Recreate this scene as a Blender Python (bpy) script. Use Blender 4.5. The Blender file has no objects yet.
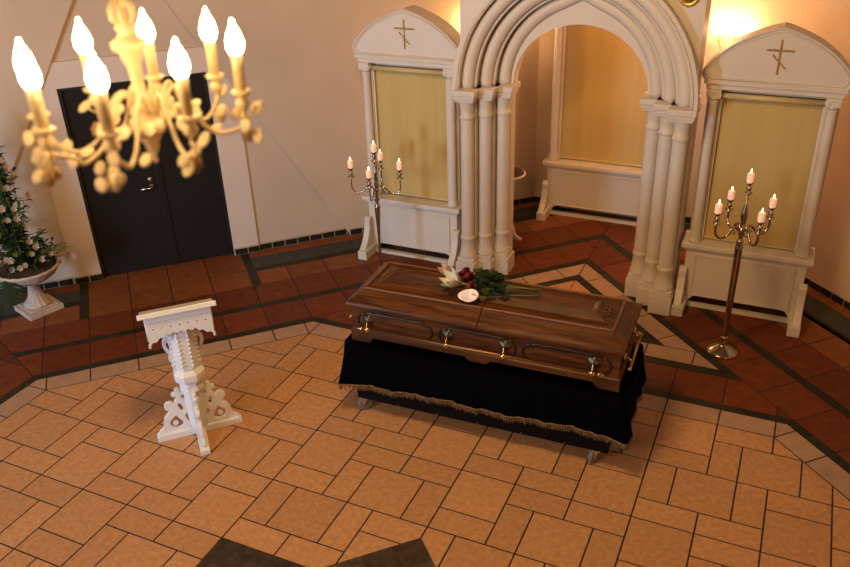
import bpy, bmesh, math, random
from mathutils import Vector, Matrix
random.seed(7)
U = 0.205                       # one floor module in metres; everything below is written in modules
S = bpy.context.scene
COL = S.collection
PI = math.pi
sin, cos = math.sin, math.cos

# ------------------------------------------------------------------ materials
def mat(name, col, rough=0.6, metal=0.0, var=0.0, vscale=6.0, bump=0.0, bscale=40.0, coat=0.0, stretch=(1,1,1), attr=None, attr_amt=0.0, spec=0.5, sheen=0.0, emis=None, estr=0.0, sss=0.0):
    m = bpy.data.materials.new(name); m.use_nodes = True
    nt = m.node_tree; n = nt.nodes; l = nt.links
    b = n['Principled BSDF']
    b.inputs['Base Color'].default_value = (*col, 1)
    b.inputs['Roughness'].default_value = rough
    b.inputs['Metallic'].default_value = metal
    b.inputs['Coat Weight'].default_value = coat
    b.inputs['Specular IOR Level'].default_value = spec
    if sheen: b.inputs['Sheen Weight'].default_value = sheen
    if sss:
        b.inputs['Subsurface Weight'].default_value = sss
        b.inputs['Subsurface Scale'].default_value = 0.02
    tc = n.new('ShaderNodeTexCoord'); mp = n.new('ShaderNodeMapping')
    mp.inputs['Scale'].default_value = stretch
    l.new(tc.outputs['Object'], mp.inputs['Vector'])
    if var or attr:
        nz = n.new('ShaderNodeTexNoise'); nz.inputs['Scale'].default_value = vscale; nz.inputs['Detail'].default_value = 6
        l.new(mp.outputs['Vector'], nz.inputs['Vector'])
        mr = n.new('ShaderNodeMapRange'); mr.inputs['From Min'].default_value = .3; mr.inputs['From Max'].default_value = .7
        mr.inputs['To Min'].default_value = 1-var; mr.inputs['To Max'].default_value = 1+var
        l.new(nz.outputs['Fac'], mr.inputs['Value'])
        fac = mr.outputs['Result']
        if attr:
            at = n.new('ShaderNodeAttribute'); at.attribute_name = attr
            ma = n.new('ShaderNodeMapRange'); ma.inputs['To Min'].default_value = 1-attr_amt; ma.inputs['To Max'].default_value = 1+attr_amt
            l.new(at.outputs['Fac'], ma.inputs['Value'])
            mm = n.new('ShaderNodeMath'); mm.operation = 'MULTIPLY'
            l.new(fac, mm.inputs[0]); l.new(ma.outputs['Result'], mm.inputs[1]); fac = mm.outputs[0]
        vm = n.new('ShaderNodeVectorMath'); vm.operation = 'SCALE'
        vm.inputs[0].default_value = col
        l.new(fac, vm.inputs['Scale']); l.new(vm.outputs[0], b.inputs['Base Color'])
    if bump:
        nb = n.new('ShaderNodeTexNoise'); nb.inputs['Scale'].default_value = bscale; nb.inputs['Detail'].default_value = 5
        l.new(mp.outputs['Vector'], nb.inputs['Vector'])
        bp = n.new('ShaderNodeBump'); bp.inputs['Strength'].default_value = bump; bp.inputs['Distance'].default_value = 0.01
        l.new(nb.outputs['Fac'], bp.inputs['Height']); l.new(bp.outputs['Normal'], b.inputs['Normal'])
    if emis:
        b.inputs['Emission Color'].default_value = (*emis, 1); b.inputs['Emission Strength'].default_value = estr
    return m

def wood_mat(name, c1, c2, rough=0.35):
    m = bpy.data.materials.new(name); m.use_nodes = True
    nt = m.node_tree; n = nt.nodes; l = nt.links; b = n['Principled BSDF']
    tc = n.new('ShaderNodeTexCoord'); mp = n.new('ShaderNodeMapping'); mp.inputs['Scale'].default_value = (1.2, 16, 16)
    l.new(tc.outputs['Object'], mp.inputs['Vector'])
    big = n.new('ShaderNodeTexNoise'); big.inputs['Scale'].default_value = 1.0; big.inputs['Detail'].default_value = 2
    mp2 = n.new('ShaderNodeMapping'); mp2.inputs['Scale'].default_value = (1.2, 9, 9)
    l.new(tc.outputs['Object'], mp2.inputs['Vector']); l.new(mp2.outputs['Vector'], big.inputs['Vector'])
    ml = n.new('ShaderNodeMath'); ml.operation = 'MULTIPLY'; ml.inputs[1].default_value = 22
    l.new(big.outputs['Fac'], ml.inputs[0])
    sn = n.new('ShaderNodeMath'); sn.operation = 'SINE'; l.new(ml.outputs[0], sn.inputs[0])
    fine = n.new('ShaderNodeTexNoise'); fine.inputs['Scale'].default_value = 5; fine.inputs['Detail'].default_value = 8; fine.inputs['Roughness'].default_value = .7
    l.new(mp.outputs['Vector'], fine.inputs['Vector'])
    ad = n.new('ShaderNodeMath'); ad.operation = 'MULTIPLY_ADD'; ad.inputs[1].default_value = .10
    l.new(sn.outputs[0], ad.inputs[0]); l.new(fine.outputs['Fac'], ad.inputs[2])
    cr = n.new('ShaderNodeValToRGB'); cr.color_ramp.elements[0].position = .25; cr.color_ramp.elements[1].position = .72
    cr.color_ramp.elements[0].color = (*c1, 1); cr.color_ramp.elements[1].color = (*c2, 1)
    l.new(ad.outputs[0], cr.inputs['Fac']); l.new(cr.outputs['Color'], b.inputs['Base Color'])
    b.inputs['Roughness'].default_value = rough; b.inputs['Coat Weight'].default_value = .10; b.inputs['Coat Roughness'].default_value = .25; b.inputs['Specular IOR Level'].default_value = .22
    bp = n.new('ShaderNodeBump'); bp.inputs['Strength'].default_value = .12; bp.inputs['Distance'].default_value = .004
    l.new(fine.outputs['Fac'], bp.inputs['Height']); l.new(bp.outputs['Normal'], b.inputs['Normal'])
    return m

M = dict(
    plaster=mat('plaster_pink', (0.56, 0.445, 0.35), .9, var=.05, vscale=1.5, bump=.15, bscale=60),
    portal=mat('plaster_pale', (0.66, 0.55, 0.49), .85, var=.03, vscale=2, bump=.1, bscale=60),
    white=mat('painted_plaster_white', (0.66, 0.60, 0.54), .5, var=.03, vscale=3, bump=.04, bscale=30),
    lectern=mat('gloss_white_paint', (0.76, 0.77, 0.80), .35, var=.02, vscale=5),
    blind=mat('yellow_blind_fabric', (0.55, 0.40, 0.15), .75, var=.05, vscale=1.2, stretch=(9, 9, .3)),
    blindtube=mat('blind_cassette', (0.58, 0.46, 0.22), .4),
    alu=mat('white_guide', (0.7, 0.64, 0.58), .35),
    door=mat('anthracite_door', (0.014, 0.012, 0.013), .45, var=.08, vscale=3, spec=.25),
    doordark=mat('anthracite_edge', (0.010, 0.009, 0.010), .5),
    steel=mat('steel', (0.62, 0.58, 0.52), .22, 1.0),
    silver=mat('aged_nickel', (0.46, 0.37, 0.28), .2, 1.0, var=.2, vscale=20),
    brass=mat('brass', (0.72, 0.50, 0.22), .25, 1.0),
    brassbar=mat('brass_bar', (0.27, 0.15, 0.06), .45, 1.0),
    pewter=mat('antique_pewter', (0.14, 0.12, 0.10), .4, .9),
    gold=mat('gold_leaf', (0.62, 0.40, 0.10), .35, .85),
    wood=wood_mat('walnut', (0.026, 0.008, 0.003), (0.150, 0.053, 0.017)),
    woodcord=mat('walnut_cord', (0.19, 0.08, 0.035), .4, bump=.5, bscale=60),
    woodgroove=mat('walnut_groove', (0.022, 0.009, 0.005), .3),
    velvet=mat('black_velvet', (0.0014, 0.0014, 0.003), .95, bump=.2, bscale=14, spec=.03, sheen=.0),
    fringe=mat('old_gold_fringe', (0.17, 0.09, 0.026), .7, var=.5, vscale=60),
    trolley=mat('black_board', (0.003, 0.0025, 0.003), .6, spec=.1),
    rubber=mat('grey_rubber', (0.16, 0.15, 0.15), .5),
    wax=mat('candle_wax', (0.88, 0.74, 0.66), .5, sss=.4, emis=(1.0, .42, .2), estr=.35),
    flame=mat('candle_flame', (1, .7, .3), .5, emis=(1.0, .62, .25), estr=14),
    wick=mat('wick', (0.02, 0.02, 0.02), .9),
    chand=mat('cream_lacquer', (0.88, 0.70, 0.38), .45, var=.06, vscale=30),
    chbrown=mat('antique_rose_gilt', (0.36, 0.20, 0.07), .6, var=.3, vscale=80),
    bulb=mat('bulb_glow', (1, .8, .5), .3, emis=(1.0, .70, .36), estr=45),
    sconcebulb=mat('sconce_bulb_glow', (1, .8, .5), .3, emis=(1.0, .55, .22), estr=420),
    stone=mat('urn_stone', (0.52, 0.42, 0.37), .8, var=.12, vscale=14, bump=.3, bscale=70),
    soil=mat('soil_moss', (0.05, 0.028, 0.015), .95, var=.5, vscale=50, bump=.8, bscale=60),
    leaf=mat('leaf_green', (0.035, 0.075, 0.018), .45, var=.45, vscale=25),
    leafd=mat('leaf_dark', (0.009, 0.022, 0.008), .6, spec=.25, var=.4, vscale=25),
    leafy=mat('leaf_yellowgreen', (0.20, 0.26, 0.07), .5, var=.3, vscale=25),
    stem=mat('stem_green', (0.10, 0.14, 0.04), .5),
    petal=mat('petal_white', (0.58, 0.50, 0.42), .6, var=.1, vscale=40),
    lily=mat('lily_cream', (0.80, 0.78, 0.66), .5, var=.08, vscale=40),
    lilyback=mat('lily_blush', (0.62, 0.45, 0.33), .5, var=.15, vscale=40),
    calla=mat('calla_white', (0.86, 0.82, 0.88), .35),
    spadix=mat('spadix_orange', (0.7, 0.22, 0.06), .6),
    rose=mat('rose_red', (0.16, 0.006, 0.008), .6, var=.3, vscale=60),
    marble=mat('dark_dish_pattern', (0.045, 0.025, 0.014), .35, var=.9, vscale=30),
    # floor
    grout=mat('grout_dark', (0.030, 0.019, 0.016), .9),
    cream=mat('tile_cream', (0.50, 0.27, 0.135), .62, var=.16, vscale=26, bump=.35, bscale=60, attr='shade', attr_amt=.08, spec=.18),
    border=mat('tile_border_pink', (0.42, 0.265, 0.185), .62, var=.10, vscale=10, bump=.2, bscale=30, attr='shade', attr_amt=.06, spec=.18),
    terra=mat('tile_terracotta', (0.145, 0.034, 0.012), .5, var=.22, vscale=11, bump=.25, bscale=25, attr='shade', attr_amt=.16, spec=.18),
    terral=mat('tile_terracotta_light', (0.21, 0.070, 0.025), .5, var=.18, vscale=11, bump=.25, bscale=25, attr='shade', attr_amt=.14, spec=.18),
    green=mat('tile_dark_green', (0.024, 0.022, 0.013), .45, var=.35, vscale=16, bump=.2, bscale=40, attr='shade', attr_amt=.25, spec=.18),
    slate=mat('tile_slate', (0.045, 0.046, 0.044), .35, var=.3, vscale=10, bump=.2, bscale=40, attr='shade', attr_amt=.2, spec=.18),
    brownslate=mat('tile_brown_slate', (0.070, 0.047, 0.036), .45, var=.4, vscale=14, bump=.3, bscale=40, attr='shade', attr_amt=.25, spec=.18),
    groutlight=mat('grout_light', (0.42, 0.33, 0.27), .9),
)

# ------------------------------------------------------------------ mesh builder
class MB:
    def __init__(s): s.v = []; s.f = []; s.mi = []; s.sh = []; s.sm = []
    def face(s, idx, mi=0, sh=.5, sm=False): s.f.append(tuple(idx)); s.mi.append(mi); s.sh.append(sh); s.sm.append(sm)
    def add(s, pts):
        b = len(s.v); s.v += [tuple(p) for p in pts]; return b
    def box(s, x0, x1, y0, y1, z0, z1, mi=0):
        b = s.add([(x0,y0,z0),(x1,y0,z0),(x1,y1,z0),(x0,y1,z0),(x0,y0,z1),(x1,y0,z1),(x1,y1,z1),(x0,y1,z1)])
        for q in ((0,3,2,1),(4,5,6,7),(0,1,5,4),(1,2,6,5),(2,3,7,6),(3,0,4,7)): s.face([b+i for i in q], mi)
        return s
    def prism(s, poly, a, b, axis='y', mi=0, cap=True):
        """poly: 2-D outline; axis 'y' -> (x,z) outline run from y=a to y=b; 'z' -> (x,y); 'x' -> (y,z)"""
        def P(p, t): return {'y': (p[0], t, p[1]), 'z': (p[0], p[1], t), 'x': (t, p[0], p[1])}[axis]
        n = len(poly); i0 = s.add([P(p, a) for p in poly]); i1 = s.add([P(p, b) for p in poly])
        for k in range(n): s.face((i0+k, i0+(k+1) % n, i1+(k+1) % n, i1+k), mi)
        if cap: s.face([i0+k for k in range(n)][::-1], mi); s.face([i1+k for k in range(n)], mi)
        return s
    def strip(s, A, B, y0, y1, mi=0, sm=False):
        """band between two (x,z) polylines of the same length, run from y0 to y1"""
        n = len(A)
        a0 = s.add([(p[0], y0, p[1]) for p in A]); b0 = s.add([(p[0], y0, p[1]) for p in B])
        a1 = s.add([(p[0], y1, p[1]) for p in A]); b1 = s.add([(p[0], y1, p[1]) for p in B])
        for k in range(n-1):
            s.face((a0+k, b0+k, b0+k+1, a0+k+1), mi); s.face((a1+k, a1+k+1, b1+k+1, b1+k), mi)
            s.face((a0+k, a0+k+1, a1+k+1, a1+k), mi, sm=sm); s.face((b0+k, b1+k, b1+k+1, b0+k+1), mi, sm=sm)
        s.face((a0, a1, b1, b0), mi); e = n-1; s.face((a0+e, b0+e, b1+e, a1+e), mi)
        return s
    def lathe(s, prof, n=20, c=(0,0,0), flute=0, famp=0, mi=0, sx=1, sy=1, sm=True, M4=None):
        q = [prof[0]]
        for a, b in zip(prof, prof[1:]):
            if sm and abs(b[1]-a[1]) > .5:
                for t in (.03/abs(b[1]-a[1]), 1-.03/abs(b[1]-a[1])): q.append((a[0]+(b[0]-a[0])*t, a[1]+(b[1]-a[1])*t))
            q.append(b)
        prof = q; rings = []
        for r, z in prof:
            pts = []
            for k in range(n):
                a = 2*PI*k/n; rr = r*(1+famp*cos(flute*a)) if flute else r
                p = Vector((rr*cos(a)*sx, rr*sin(a)*sy, z))
                if M4: p = M4 @ p
                pts.append((c[0]+p[0], c[1]+p[1], c[2]+p[2]))
            rings.append(s.add(pts))
        for i in range(len(prof)-1):
            for k in range(n):
                k2 = (k+1) % n
                s.face((rings[i]+k, rings[i]+k2, rings[i+1]+k2, rings[i+1]+k), mi, sm=sm)
        s.face([rings[0]+k for k in range(n)][::-1], mi); s.face([rings[-1]+k for k in range(n)], mi)
        return s
    def tube(s, pts, r, n=10, mi=0, closed=False, sm=True):
        pts = [Vector(p) for p in pts]; m = len(pts)
        rad = r if isinstance(r, (list, tuple)) else [r]*m
        T = []
        for i in range(m):
            a = pts[(i-1) % m] if (i > 0 or closed) else pts[i]; b = pts[(i+1) % m] if (i < m-1 or closed) else pts[i]
            T.append((b-a).normalized())
        ref = Vector((0, 0, 1)) if abs(T[0].z) < .9 else Vector((1, 0, 0))
        N = T[0].cross(ref).normalized(); rings = []
        for i in range(m):
            if i: 
                N = (N - T[i]*N.dot(T[i]))
                N = N.normalized() if N.length > 1e-6 else T[i].orthogonal().normalized()
            Bn = T[i].cross(N)
            rings.append(s.add([pts[i]+(N*cos(2*PI*k/n)+Bn*sin(2*PI*k/n))*rad[i] for k in range(n)]))
        for i in range(m if closed else m-1):
            j = (i+1) % m
            for k in range(n): s.face((rings[i]+k, rings[i]+(k+1) % n, rings[j]+(k+1) % n, rings[j]+k), mi, sm=sm)
        if not closed:
            s.face([rings[0]+k for k in range(n)][::-1], mi); s.face([rings[-1]+k for k in range(n)], mi)
        return s
    def ball(s, c, r, n=12, sz=1, mi=0):
        m = n//2; return s.lathe([(max(1e-4, r*sin(PI*i/m)), -r*sz*cos(PI*i/m)) for i in range(m+1)], n, c, mi=mi)
    def leaf(s, base, d, up, L, W, mi=0, curl=.25, seg=4):
        """one leaf blade: pointed oval with a fold and a droop"""
        d = Vector(d).normalized(); up = Vector(up); side = d.cross(up)
        side = side.normalized() if side.length > 1e-5 else d.orthogonal().normalized()
        nn = side.cross(d).normalized(); base = Vector(base)
        rows = []
        for i in range(seg+1):
            t = i/seg; w = W*.5*sin(PI*(t**.8))+.002; c = base+d*(L*t)-nn*(curl*L*t*t)
            rows.append(s.add([c+side*w+nn*w*.3, c, c-side*w+nn*w*.3]))
        for i in range(seg):
            a, b = rows[i], rows[i+1]
            s.face((a, a+1, b+1, b), mi, sm=True); s.face((a+1, a+2, b+2, b+1), mi, sm=True)
        return s
    def build(s, name, mats, parent=None, bevel=0, loc=None, rot=None, fix=True, smooth_angle=None, solid=0):
        me = bpy.data.meshes.new(name)
        me.from_pydata([(x*U, y*U, z*U) for x, y, z in s.v], [], s.f)
        if not isinstance(mats, (list, tuple)): mats = [mats]
        for m in mats: me.materials.append(m)
        me.polygons.foreach_set('material_index', s.mi); me.polygons.foreach_set('use_smooth', s.sm)
        if any(x != .5 for x in s.sh):
            at = me.attributes.new('shade', 'FLOAT', 'FACE'); at.data.foreach_set('value', s.sh)
        if fix:
            bm = bmesh.new(); bm.from_mesh(me); bmesh.ops.recalc_face_normals(bm, faces=bm.faces); bm.to_mesh(me); bm.free()
        me.update()
        o = bpy.data.objects.new(name, me); COL.objects.link(o)
        if parent: o.parent = parent
        if loc: o.location = [c*U for c in loc]
        if rot: o.rotation_euler = rot
        if solid:
            mo = o.modifiers.new('Solid', 'SOLIDIFY'); mo.thickness = solid*U; mo.offset = 0
        if bevel:
            mo = o.modifiers.new('Bevel', 'BEVEL'); mo.width = bevel*U; mo.segments = 2; mo.limit_method = 'ANGLE'; mo.angle_limit = math.radians(40)
        return o

def empty(name, loc, rz=0, label=None, cat=None, group=None):
    o = bpy.data.objects.new(name, None); COL.objects.link(o)
    o.location = [c*U for c in loc]; o.rotation_euler = (0, 0, rz); o.empty_display_size = .05
    tag(o, label, cat, group); return o
def tag(o, label=None, cat=None, group=None):
    if label: o['label'] = label
    if cat: o['category'] = cat
    if group: o['group'] = group
    return o
def struct(o): o['kind'] = 'structure'; return o
def copy_tree(o, parent=None):
    c = o.copy(); COL.objects.link(c)
    if parent: c.parent = parent
    for ch in [x for x in bpy.data.objects if x.parent == o]: copy_tree(ch, c)
    return c
def bez(p0, p1, p2, p3, n=8):
    P = [Vector(p) for p in (p0, p1, p2, p3)]; out = []
    for i in range(n+1):
        t = i/n; a = 1-t; out.append(P[0]*a**3+P[1]*3*a*a*t+P[2]*3*a*t*t+P[3]*t**3)
    return out
def catmull(pts, n=6, closed=False):
    P = [Vector(p) for p in pts]; out = []; m = len(P)
    for i in range(m if closed else m-1):
        g = lambda k: P[k % m] if closed else P[max(0, min(m-1, k))]
        a, b, c, d = g(i-1), g(i), g(i+1), g(i+2)
        for j in range(n):
            t = j/n; out.append(.5*((2*b)+(c-a)*t+(2*a-5*b+4*c-d)*t*t+(3*b-a-3*c+d)*t**3))
    if not closed: out.append(P[-1])
    return out
def fret_mesh(name, splines, thick, m, parent, plane='xz', bevel=.012, loc=(0,0,0), rz=0):
    """flat board sawn to an outline with holes: 2-D curve filled and thickened, turned into a mesh"""
    cu = bpy.data.curves.new(name, 'CURVE'); cu.dimensions = '2D'; cu.fill_mode = 'BOTH'; cu.extrude = thick*U/2-bevel*U; cu.bevel_depth = bevel*U; cu.bevel_resolution = 1; cu.offset = -bevel*U
    for sp in splines:
        s = cu.splines.new('POLY'); s.points.add(len(sp)-1); s.use_cyclic_u = True
        for i, p in enumerate(sp): s.points[i].co = (p[0]*U, p[1]*U, 0, 1)
    tmp = bpy.data.objects.new('tmp', cu); COL.objects.link(tmp)
    dg = bpy.context.evaluated_depsgraph_get(); dg.update()
    me = bpy.data.meshes.new_from_object(tmp.evaluated_get(dg))
    bpy.data.objects.remove(tmp); bpy.data.curves.remove(cu)
    R = Matrix.Rotation(PI/2, 4, 'X')
    me.transform(Matrix.Translation(Vector(loc)*U) @ Matrix.Rotation(rz, 4, 'Z') @ R)
    me.materials.clear(); me.materials.append(m)
    o = bpy.data.objects.new(name, me); COL.objects.link(o); o.parent = parent
    return o

# ------------------------------------------------------------------ floor
def clip(poly, a, b, c):          # keep a*x+b*y <= c
    out = []
    for i in range(len(poly)):
        p, q = poly[i], poly[(i+1) % len(poly)]
        dp, dq = a*p[0]+b*p[1]-c, a*q[0]+b*q[1]-c
        if dp <= 0: out.append(p)
        if (dp < 0 < dq) or (dq < 0 < dp):
            t = dp/(dp-dq); out.append((p[0]+(q[0]-p[0])*t, p[1]+(q[1]-p[1])*t))
    return out
def area(p): return abs(sum(p[i][0]*p[(i+1) % len(p)][1]-p[(i+1) % len(p)][0]*p[i][1] for i in range(len(p))))/2
FL = MB(); FM = ['grout', 'cream', 'border', 'terra', 'terral', 'green', 'slate', 'brownslate', 'groutlight']
FL.box(-40, 50, -60, 33, -.6, -.012)
def tile(poly, halfs, kind, g=.06, z=0):
    """clip a tile to a zone, shrink it by the joint and lay it"""
    for h in halfs: 
        poly = clip(poly, *h)
        if len(poly) < 3: return
    if area(poly) < .03: return
    n = len(poly)
    if sum(poly[i][0]*poly[(i+1) % n][1]-poly[(i+1) % n][0]*poly[i][1] for i in range(n)) < 0: poly = poly[::-1]
    q = poly
    for i in range(n):
        p0, p1 = poly[i], poly[(i+1) % n]; dx, dy = p1[0]-p0[0], p1[1]-p0[1]; L = math.hypot(dx, dy)
        if L < 1e-4: continue
        a, b = dy/L, -dx/L                       # outward normal of a counter-clockwise outline
        q = clip(q, a, b, a*p0[0]+b*p0[1]-g/2)
        if len(q) < 3: return
    if area(q) < .01: return
    b0 = FL.add([(x, y, z) for x, y in q]); b1 = FL.add([(x, y, -.02) for x, y in q]); mi = FM.index(kind); sh = random.random(); n = len(q)
    FL.face([b0+i for i in range(n)], mi, sh)
    for i in range(n): FL.face((b0+i, b1+i, b1+(i+1) % n, b0+(i+1) % n), mi, sh)
CX = 6.0
def dL(v): return (-1, 1, v)       # y - x <= v
def dR(v): return (1, 1, v+12)     # y + x <= v + 12
def gt(h): return (-h[0], -h[1], -h[2])
YT = lambda v: (0, 1, v); XL = lambda v: (-1, 0, v); XR = lambda v: (1, 0, v)
inner = [YT(9), dL(13), dR(13), XL(12), XR(24), (0, -1, 30)]
# cream field: the six-by-six repeat of squares and half tiles
cell = [(-3,-1,0,2),(0,2,1,3),(-2,0,-3,-1),(1,3,-2,0),(-1,0,0,2),(0,2,0,1),(2,3,0,2),(-2,0,2,3),(2,4,2,3),(0,1,-2,0),(-2,0,-1,0),(-3,-2,-2,0),(2,4,-3,-2),(0,2,-3,-2)]
def in_star(x, y):
    x -= 6; y += 9
    return max(abs(x), abs(y)) < 6 or abs(x)+abs(y) < 8.485
starA = [(1,0,12),(-1,0,0),(0,1,-3),(0,-1,15)]
starB = [(1,1,-3+8.485),(1,-1,15+8.485),(-1,1,-15+8.485),(-1,-1,3+8.485)]
def outside(poly, halfs):
    """pieces of poly outside a convex zone"""
    out = []; cur = poly
    for h in halfs:
        o = clip(cur, *gt(h))
        if len(o) > 2 and area(o) > .02: out.append(o)
        cur = clip(cur, *h)
        if len(cur) < 3: break
    return out
for I in range(-4, 6):
    for J in range(-5, 3):
        for x0, x1, y0, y1 in cell:
            p = [(x0+6*I, y0+6*J), (x1+6*I, y0+6*J), (x1+6*I, y1+6*J), (x0+6*I, y1+6*J)]
            if max(q[1] for q in p) < -29: continue
            ok = p
            for h in inner:
                ok = clip(ok, *h)
                if len(ok) < 3: break
            if len(ok) < 3: continue
            tile(ok, [], 'cream', .058)
# star in the middle of the room
for zn in (starA, starB):
    q = [(-10, -25), (22, -25), (22, 7), (-10, 7)]
    for h_ in zn: q = clip(q, *h_)
    b0 = FL.add([(x, y, .006) for x, y in q]); FL.face([b0+i for i in range(len(q))], 0)
for zi, (zone, rot) in enumerate(((starA, 0), (starB, PI/4))):
    for i in range(-8, 8):
        for j in range(-8, 8):
            ct, st = cos(rot), sin(rot)
            pts = [((i+a)*1.0, (j+b)*1.0) for a, b in ((0,0),(1,0),(1,1),(0,1))]
            p = [(6+x*ct-y*st, -9+x*st+y*ct) for x, y in pts]
            m = max(abs(i+.5), abs(j+.5))
            if m > 6: continue
            kind = 'brownslate' if m > 4.6 else (('terra', 'slate')[zi == 0] if m > 2 else 'brownslate')
            if zi == 0: tile(p, zone, kind, .03, .012)
            else:
                for c in outside(p, starA): tile(c, zone, kind, .03, .012)
# cream border, green strip and the rows beyond it, side by side all round
def strips(along, q0, q1, kind, L, g=.06, off=0.0, s0=-34, s1=34, extra=()):
    """along: 'T' (top), 'L'/'R' (45 degree sides), 'XL'/'XR' (outer sides); q measured outward"""
    s = s0+off
    while s < s1:
        a, b = s, s+L
        if along == 'L':   # d = y-x, s=(x+y)/sqrt2
            P = lambda s_, d: ((s_*math.sqrt(2)-d)/2, (s_*math.sqrt(2)+d)/2)
        elif along == 'R':
            P = lambda s_, d: (12-(s_*math.sqrt(2)-d)/2, (s_*math.sqrt(2)+d)/2)
        elif along == 'T': P = lambda s_, d: (6+s_, d)
        elif along == 'XL': P = lambda s_, d: (-d, s_)
        elif along == 'XR': P = lambda s_, d: (12+d, s_)
        tile([P(a, q0), P(b, q0), P(b, q1), P(a, q1)], list(extra), kind, g); s += L
r2 = math.sqrt(2)
# mitre lines: between T and the 45 degree sides (bisector through (-4,9)); between these and the outer sides (through (-12,1))
t22 = math.tan(PI/8)
mTL = (-1, -t22, 4-9*t22)          # x + t(y-9) >= -4  : top sector
mTR = (1, -t22, 16-9*t22)
mSL = (1, 0, 0)
# sector of L : right of line from (-12,1) heading (-1, t22)
secL = [gt(mTL), (-t22, -1, 12*t22-1)]            # y + t(x+12) >= 1
secR = [gt(mTR), (t22, -1, 24*t22-1)]
secXL = [gt((-t22, -1, 12*t22-1))]
secXR = [gt((t22, -1, 24*t22-1))]
# corner pieces of the border: a kite at each bend of the octagon
kite_cut = {'L': [(1, 1, -4+9), (-1, -1, 12-1)], 'R': [(-1, 1, -16+9), (1, -1, 24-1)]}
h7 = 1/math.sqrt(2)
k2 = math.tan(PI/8)
for sg in (-1, 1):
    vx = 6+sg*10; tile([(vx, 9), (vx, 10), (vx+sg*k2, 10), (vx+sg*h7, 9+h7)], [], 'border')
    vx = 6+sg*18; tile([(vx, 1), (vx+sg, 1), (vx+sg, 1+k2), (vx+sg*h7, 1+h7)], [], 'border')
strips('T', 9, 10, 'border', 2, extra=[(-1, 0, 4), (1, 0, 16)], off=0)
for sd, sec in (('L', secL), ('R', secR)):
    strips(sd, 13, 14.41, 'border', 2, extra=sec+([(-1, -1, -(-4+9+1e-6)), ][:0])+kite_cut[sd])
    strips(sd, 14.41, 14.95, 'green', .95, .02, extra=sec)
for sd, sec in (('XL', secXL), ('XR', secXR)):
    b = 12
    strips(sd, b, b+1, 'border', 2, extra=sec+[(0, 1, 1)], off=1); strips(sd, b+1, b+1.36, 'green', .95, .02, extra=sec)
    for k in range(2): strips(sd, b+1.36+k*2, b+3.36+k*2, 'terra', 2, extra=sec)
    strips(sd, b+5.36, b+9.9, 'terral', 2, extra=sec)
strips('T', 10, 10.36, 'green', .95, .02, extra=[mTL, mTR])
# rows beyond d = 14.95 on each side, meeting on the axis of the arch
secLb = [XR(CX), (-t22, -1, 12*t22-1)]; secRb = [gt(XR(CX)), (t22, -1, 24*t22-1)]
for sd, sec in (('L', secLb), ('R', secRb)):
    strips(sd, 14.95, 17.72, 'terra', 2, extra=sec)
    strips(sd, 17.72, 18.26, 'green', .95, .02, extra=sec)
    strips(sd, 18.26, 21.05, 'terra', 2, extra=sec)
    strips(sd, 21.05, 23.7, 'terral', 2, extra=sec, s0=-6 if sd == 'L' else -34, s1=2 if sd == 'L' else 34)
    if sd == 'L':
        strips(sd, 23.7, 26.5, 'terral', 2, extra=sec, s0=-6, s1=2)
        strips(sd, 26.5, 27.4, 'terral', 2, extra=sec, s0=-6, s1=2)
        for a in (1.98, -6.4):
            for k in range(7): strips(sd, 21.05+k*.78, 21.05+(k+1)*.78, 'green', .4, .02, extra=sec, s0=a, s1=a+.3)
        rngs = [(2.4, 40), (-34.4, -6.4)]
    else: rngs = [(-34, 40)]
    for a, b in rngs:
        if sd == 'L': strips(sd, 21.05, 23.3, 'terral', 2, extra=sec+[((1, 1, -6.4*r2) if b < 0 else (-1, -1, -2.4*r2))], s0=-34, s1=40)
        ex = sec+([((1, 1, -6.4*r2) if b < 0 else (-1, -1, -2.4*r2))] if sd == 'L' else [])
        strips(sd, 23.3, 23.9, 'green', .8, .02, extra=ex)
        strips(sd, 23.9, 25.7, 'slate', 2, .03, extra=ex)
        strips(sd, 25.7, 27.6, 'terral', 2, .03, extra=ex)
# front row before the arch and the V of cream tiles
strips('T', 10.36, 12.3, 'terra', 2, extra=[dL(14.95), dR(14.95)])
strips('T', 12.3, 12.75, 'green', .95, .02, extra=[dL(14.95), dR(14.95)])
strips('L', 14.41, 14.95, 'green', .95, .02, extra=[XR(CX), (0, -1, -12.75)]); strips('R', 14.41, 14.95, 'green', .95, .02, extra=[gt(XR(CX)), (0, -1, -12.75)])
strips('L', 13.0, 14.41, 'border', 2, off=.9, extra=[XR(CX), (0, -1, -13.8)]); strips('R', 13.0, 14.41, 'border', 2, off=.9, extra=[gt(XR(CX)), (0, -1, -13.8)])
strips('T', 12.75, 13.8, 'border', 2, off=.5, extra=[dL(14.41), dR(14.41)])
strips('T', 13.8, 14.2, 'green', .95, .02, extra=[dL(13.0), dR(13.0)])
strips('L', 12.4, 13.0, 'green', .95, .02, extra=[XR(CX), (0, -1, -14.2)]); strips('R', 12.4, 13.0, 'green', .95, .02, extra=[gt(XR(CX)), (0, -1, -14.2)])
strips('L', 9.6, 12.4, 'cream', 2, .04, extra=[XR(CX), (0, -1, -14.2)]); strips('R', 9.6, 12.4, 'cream', 2, .04, extra=[gt(XR(CX)), (0, -1, -14.2)])
strips('T', 14.2, 16.4, 'cream', 2, .04, extra=[dL(9.6), dR(9.6)])
struct(FL.build('floor', [M[k] for k in FM], fix=False))

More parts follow.
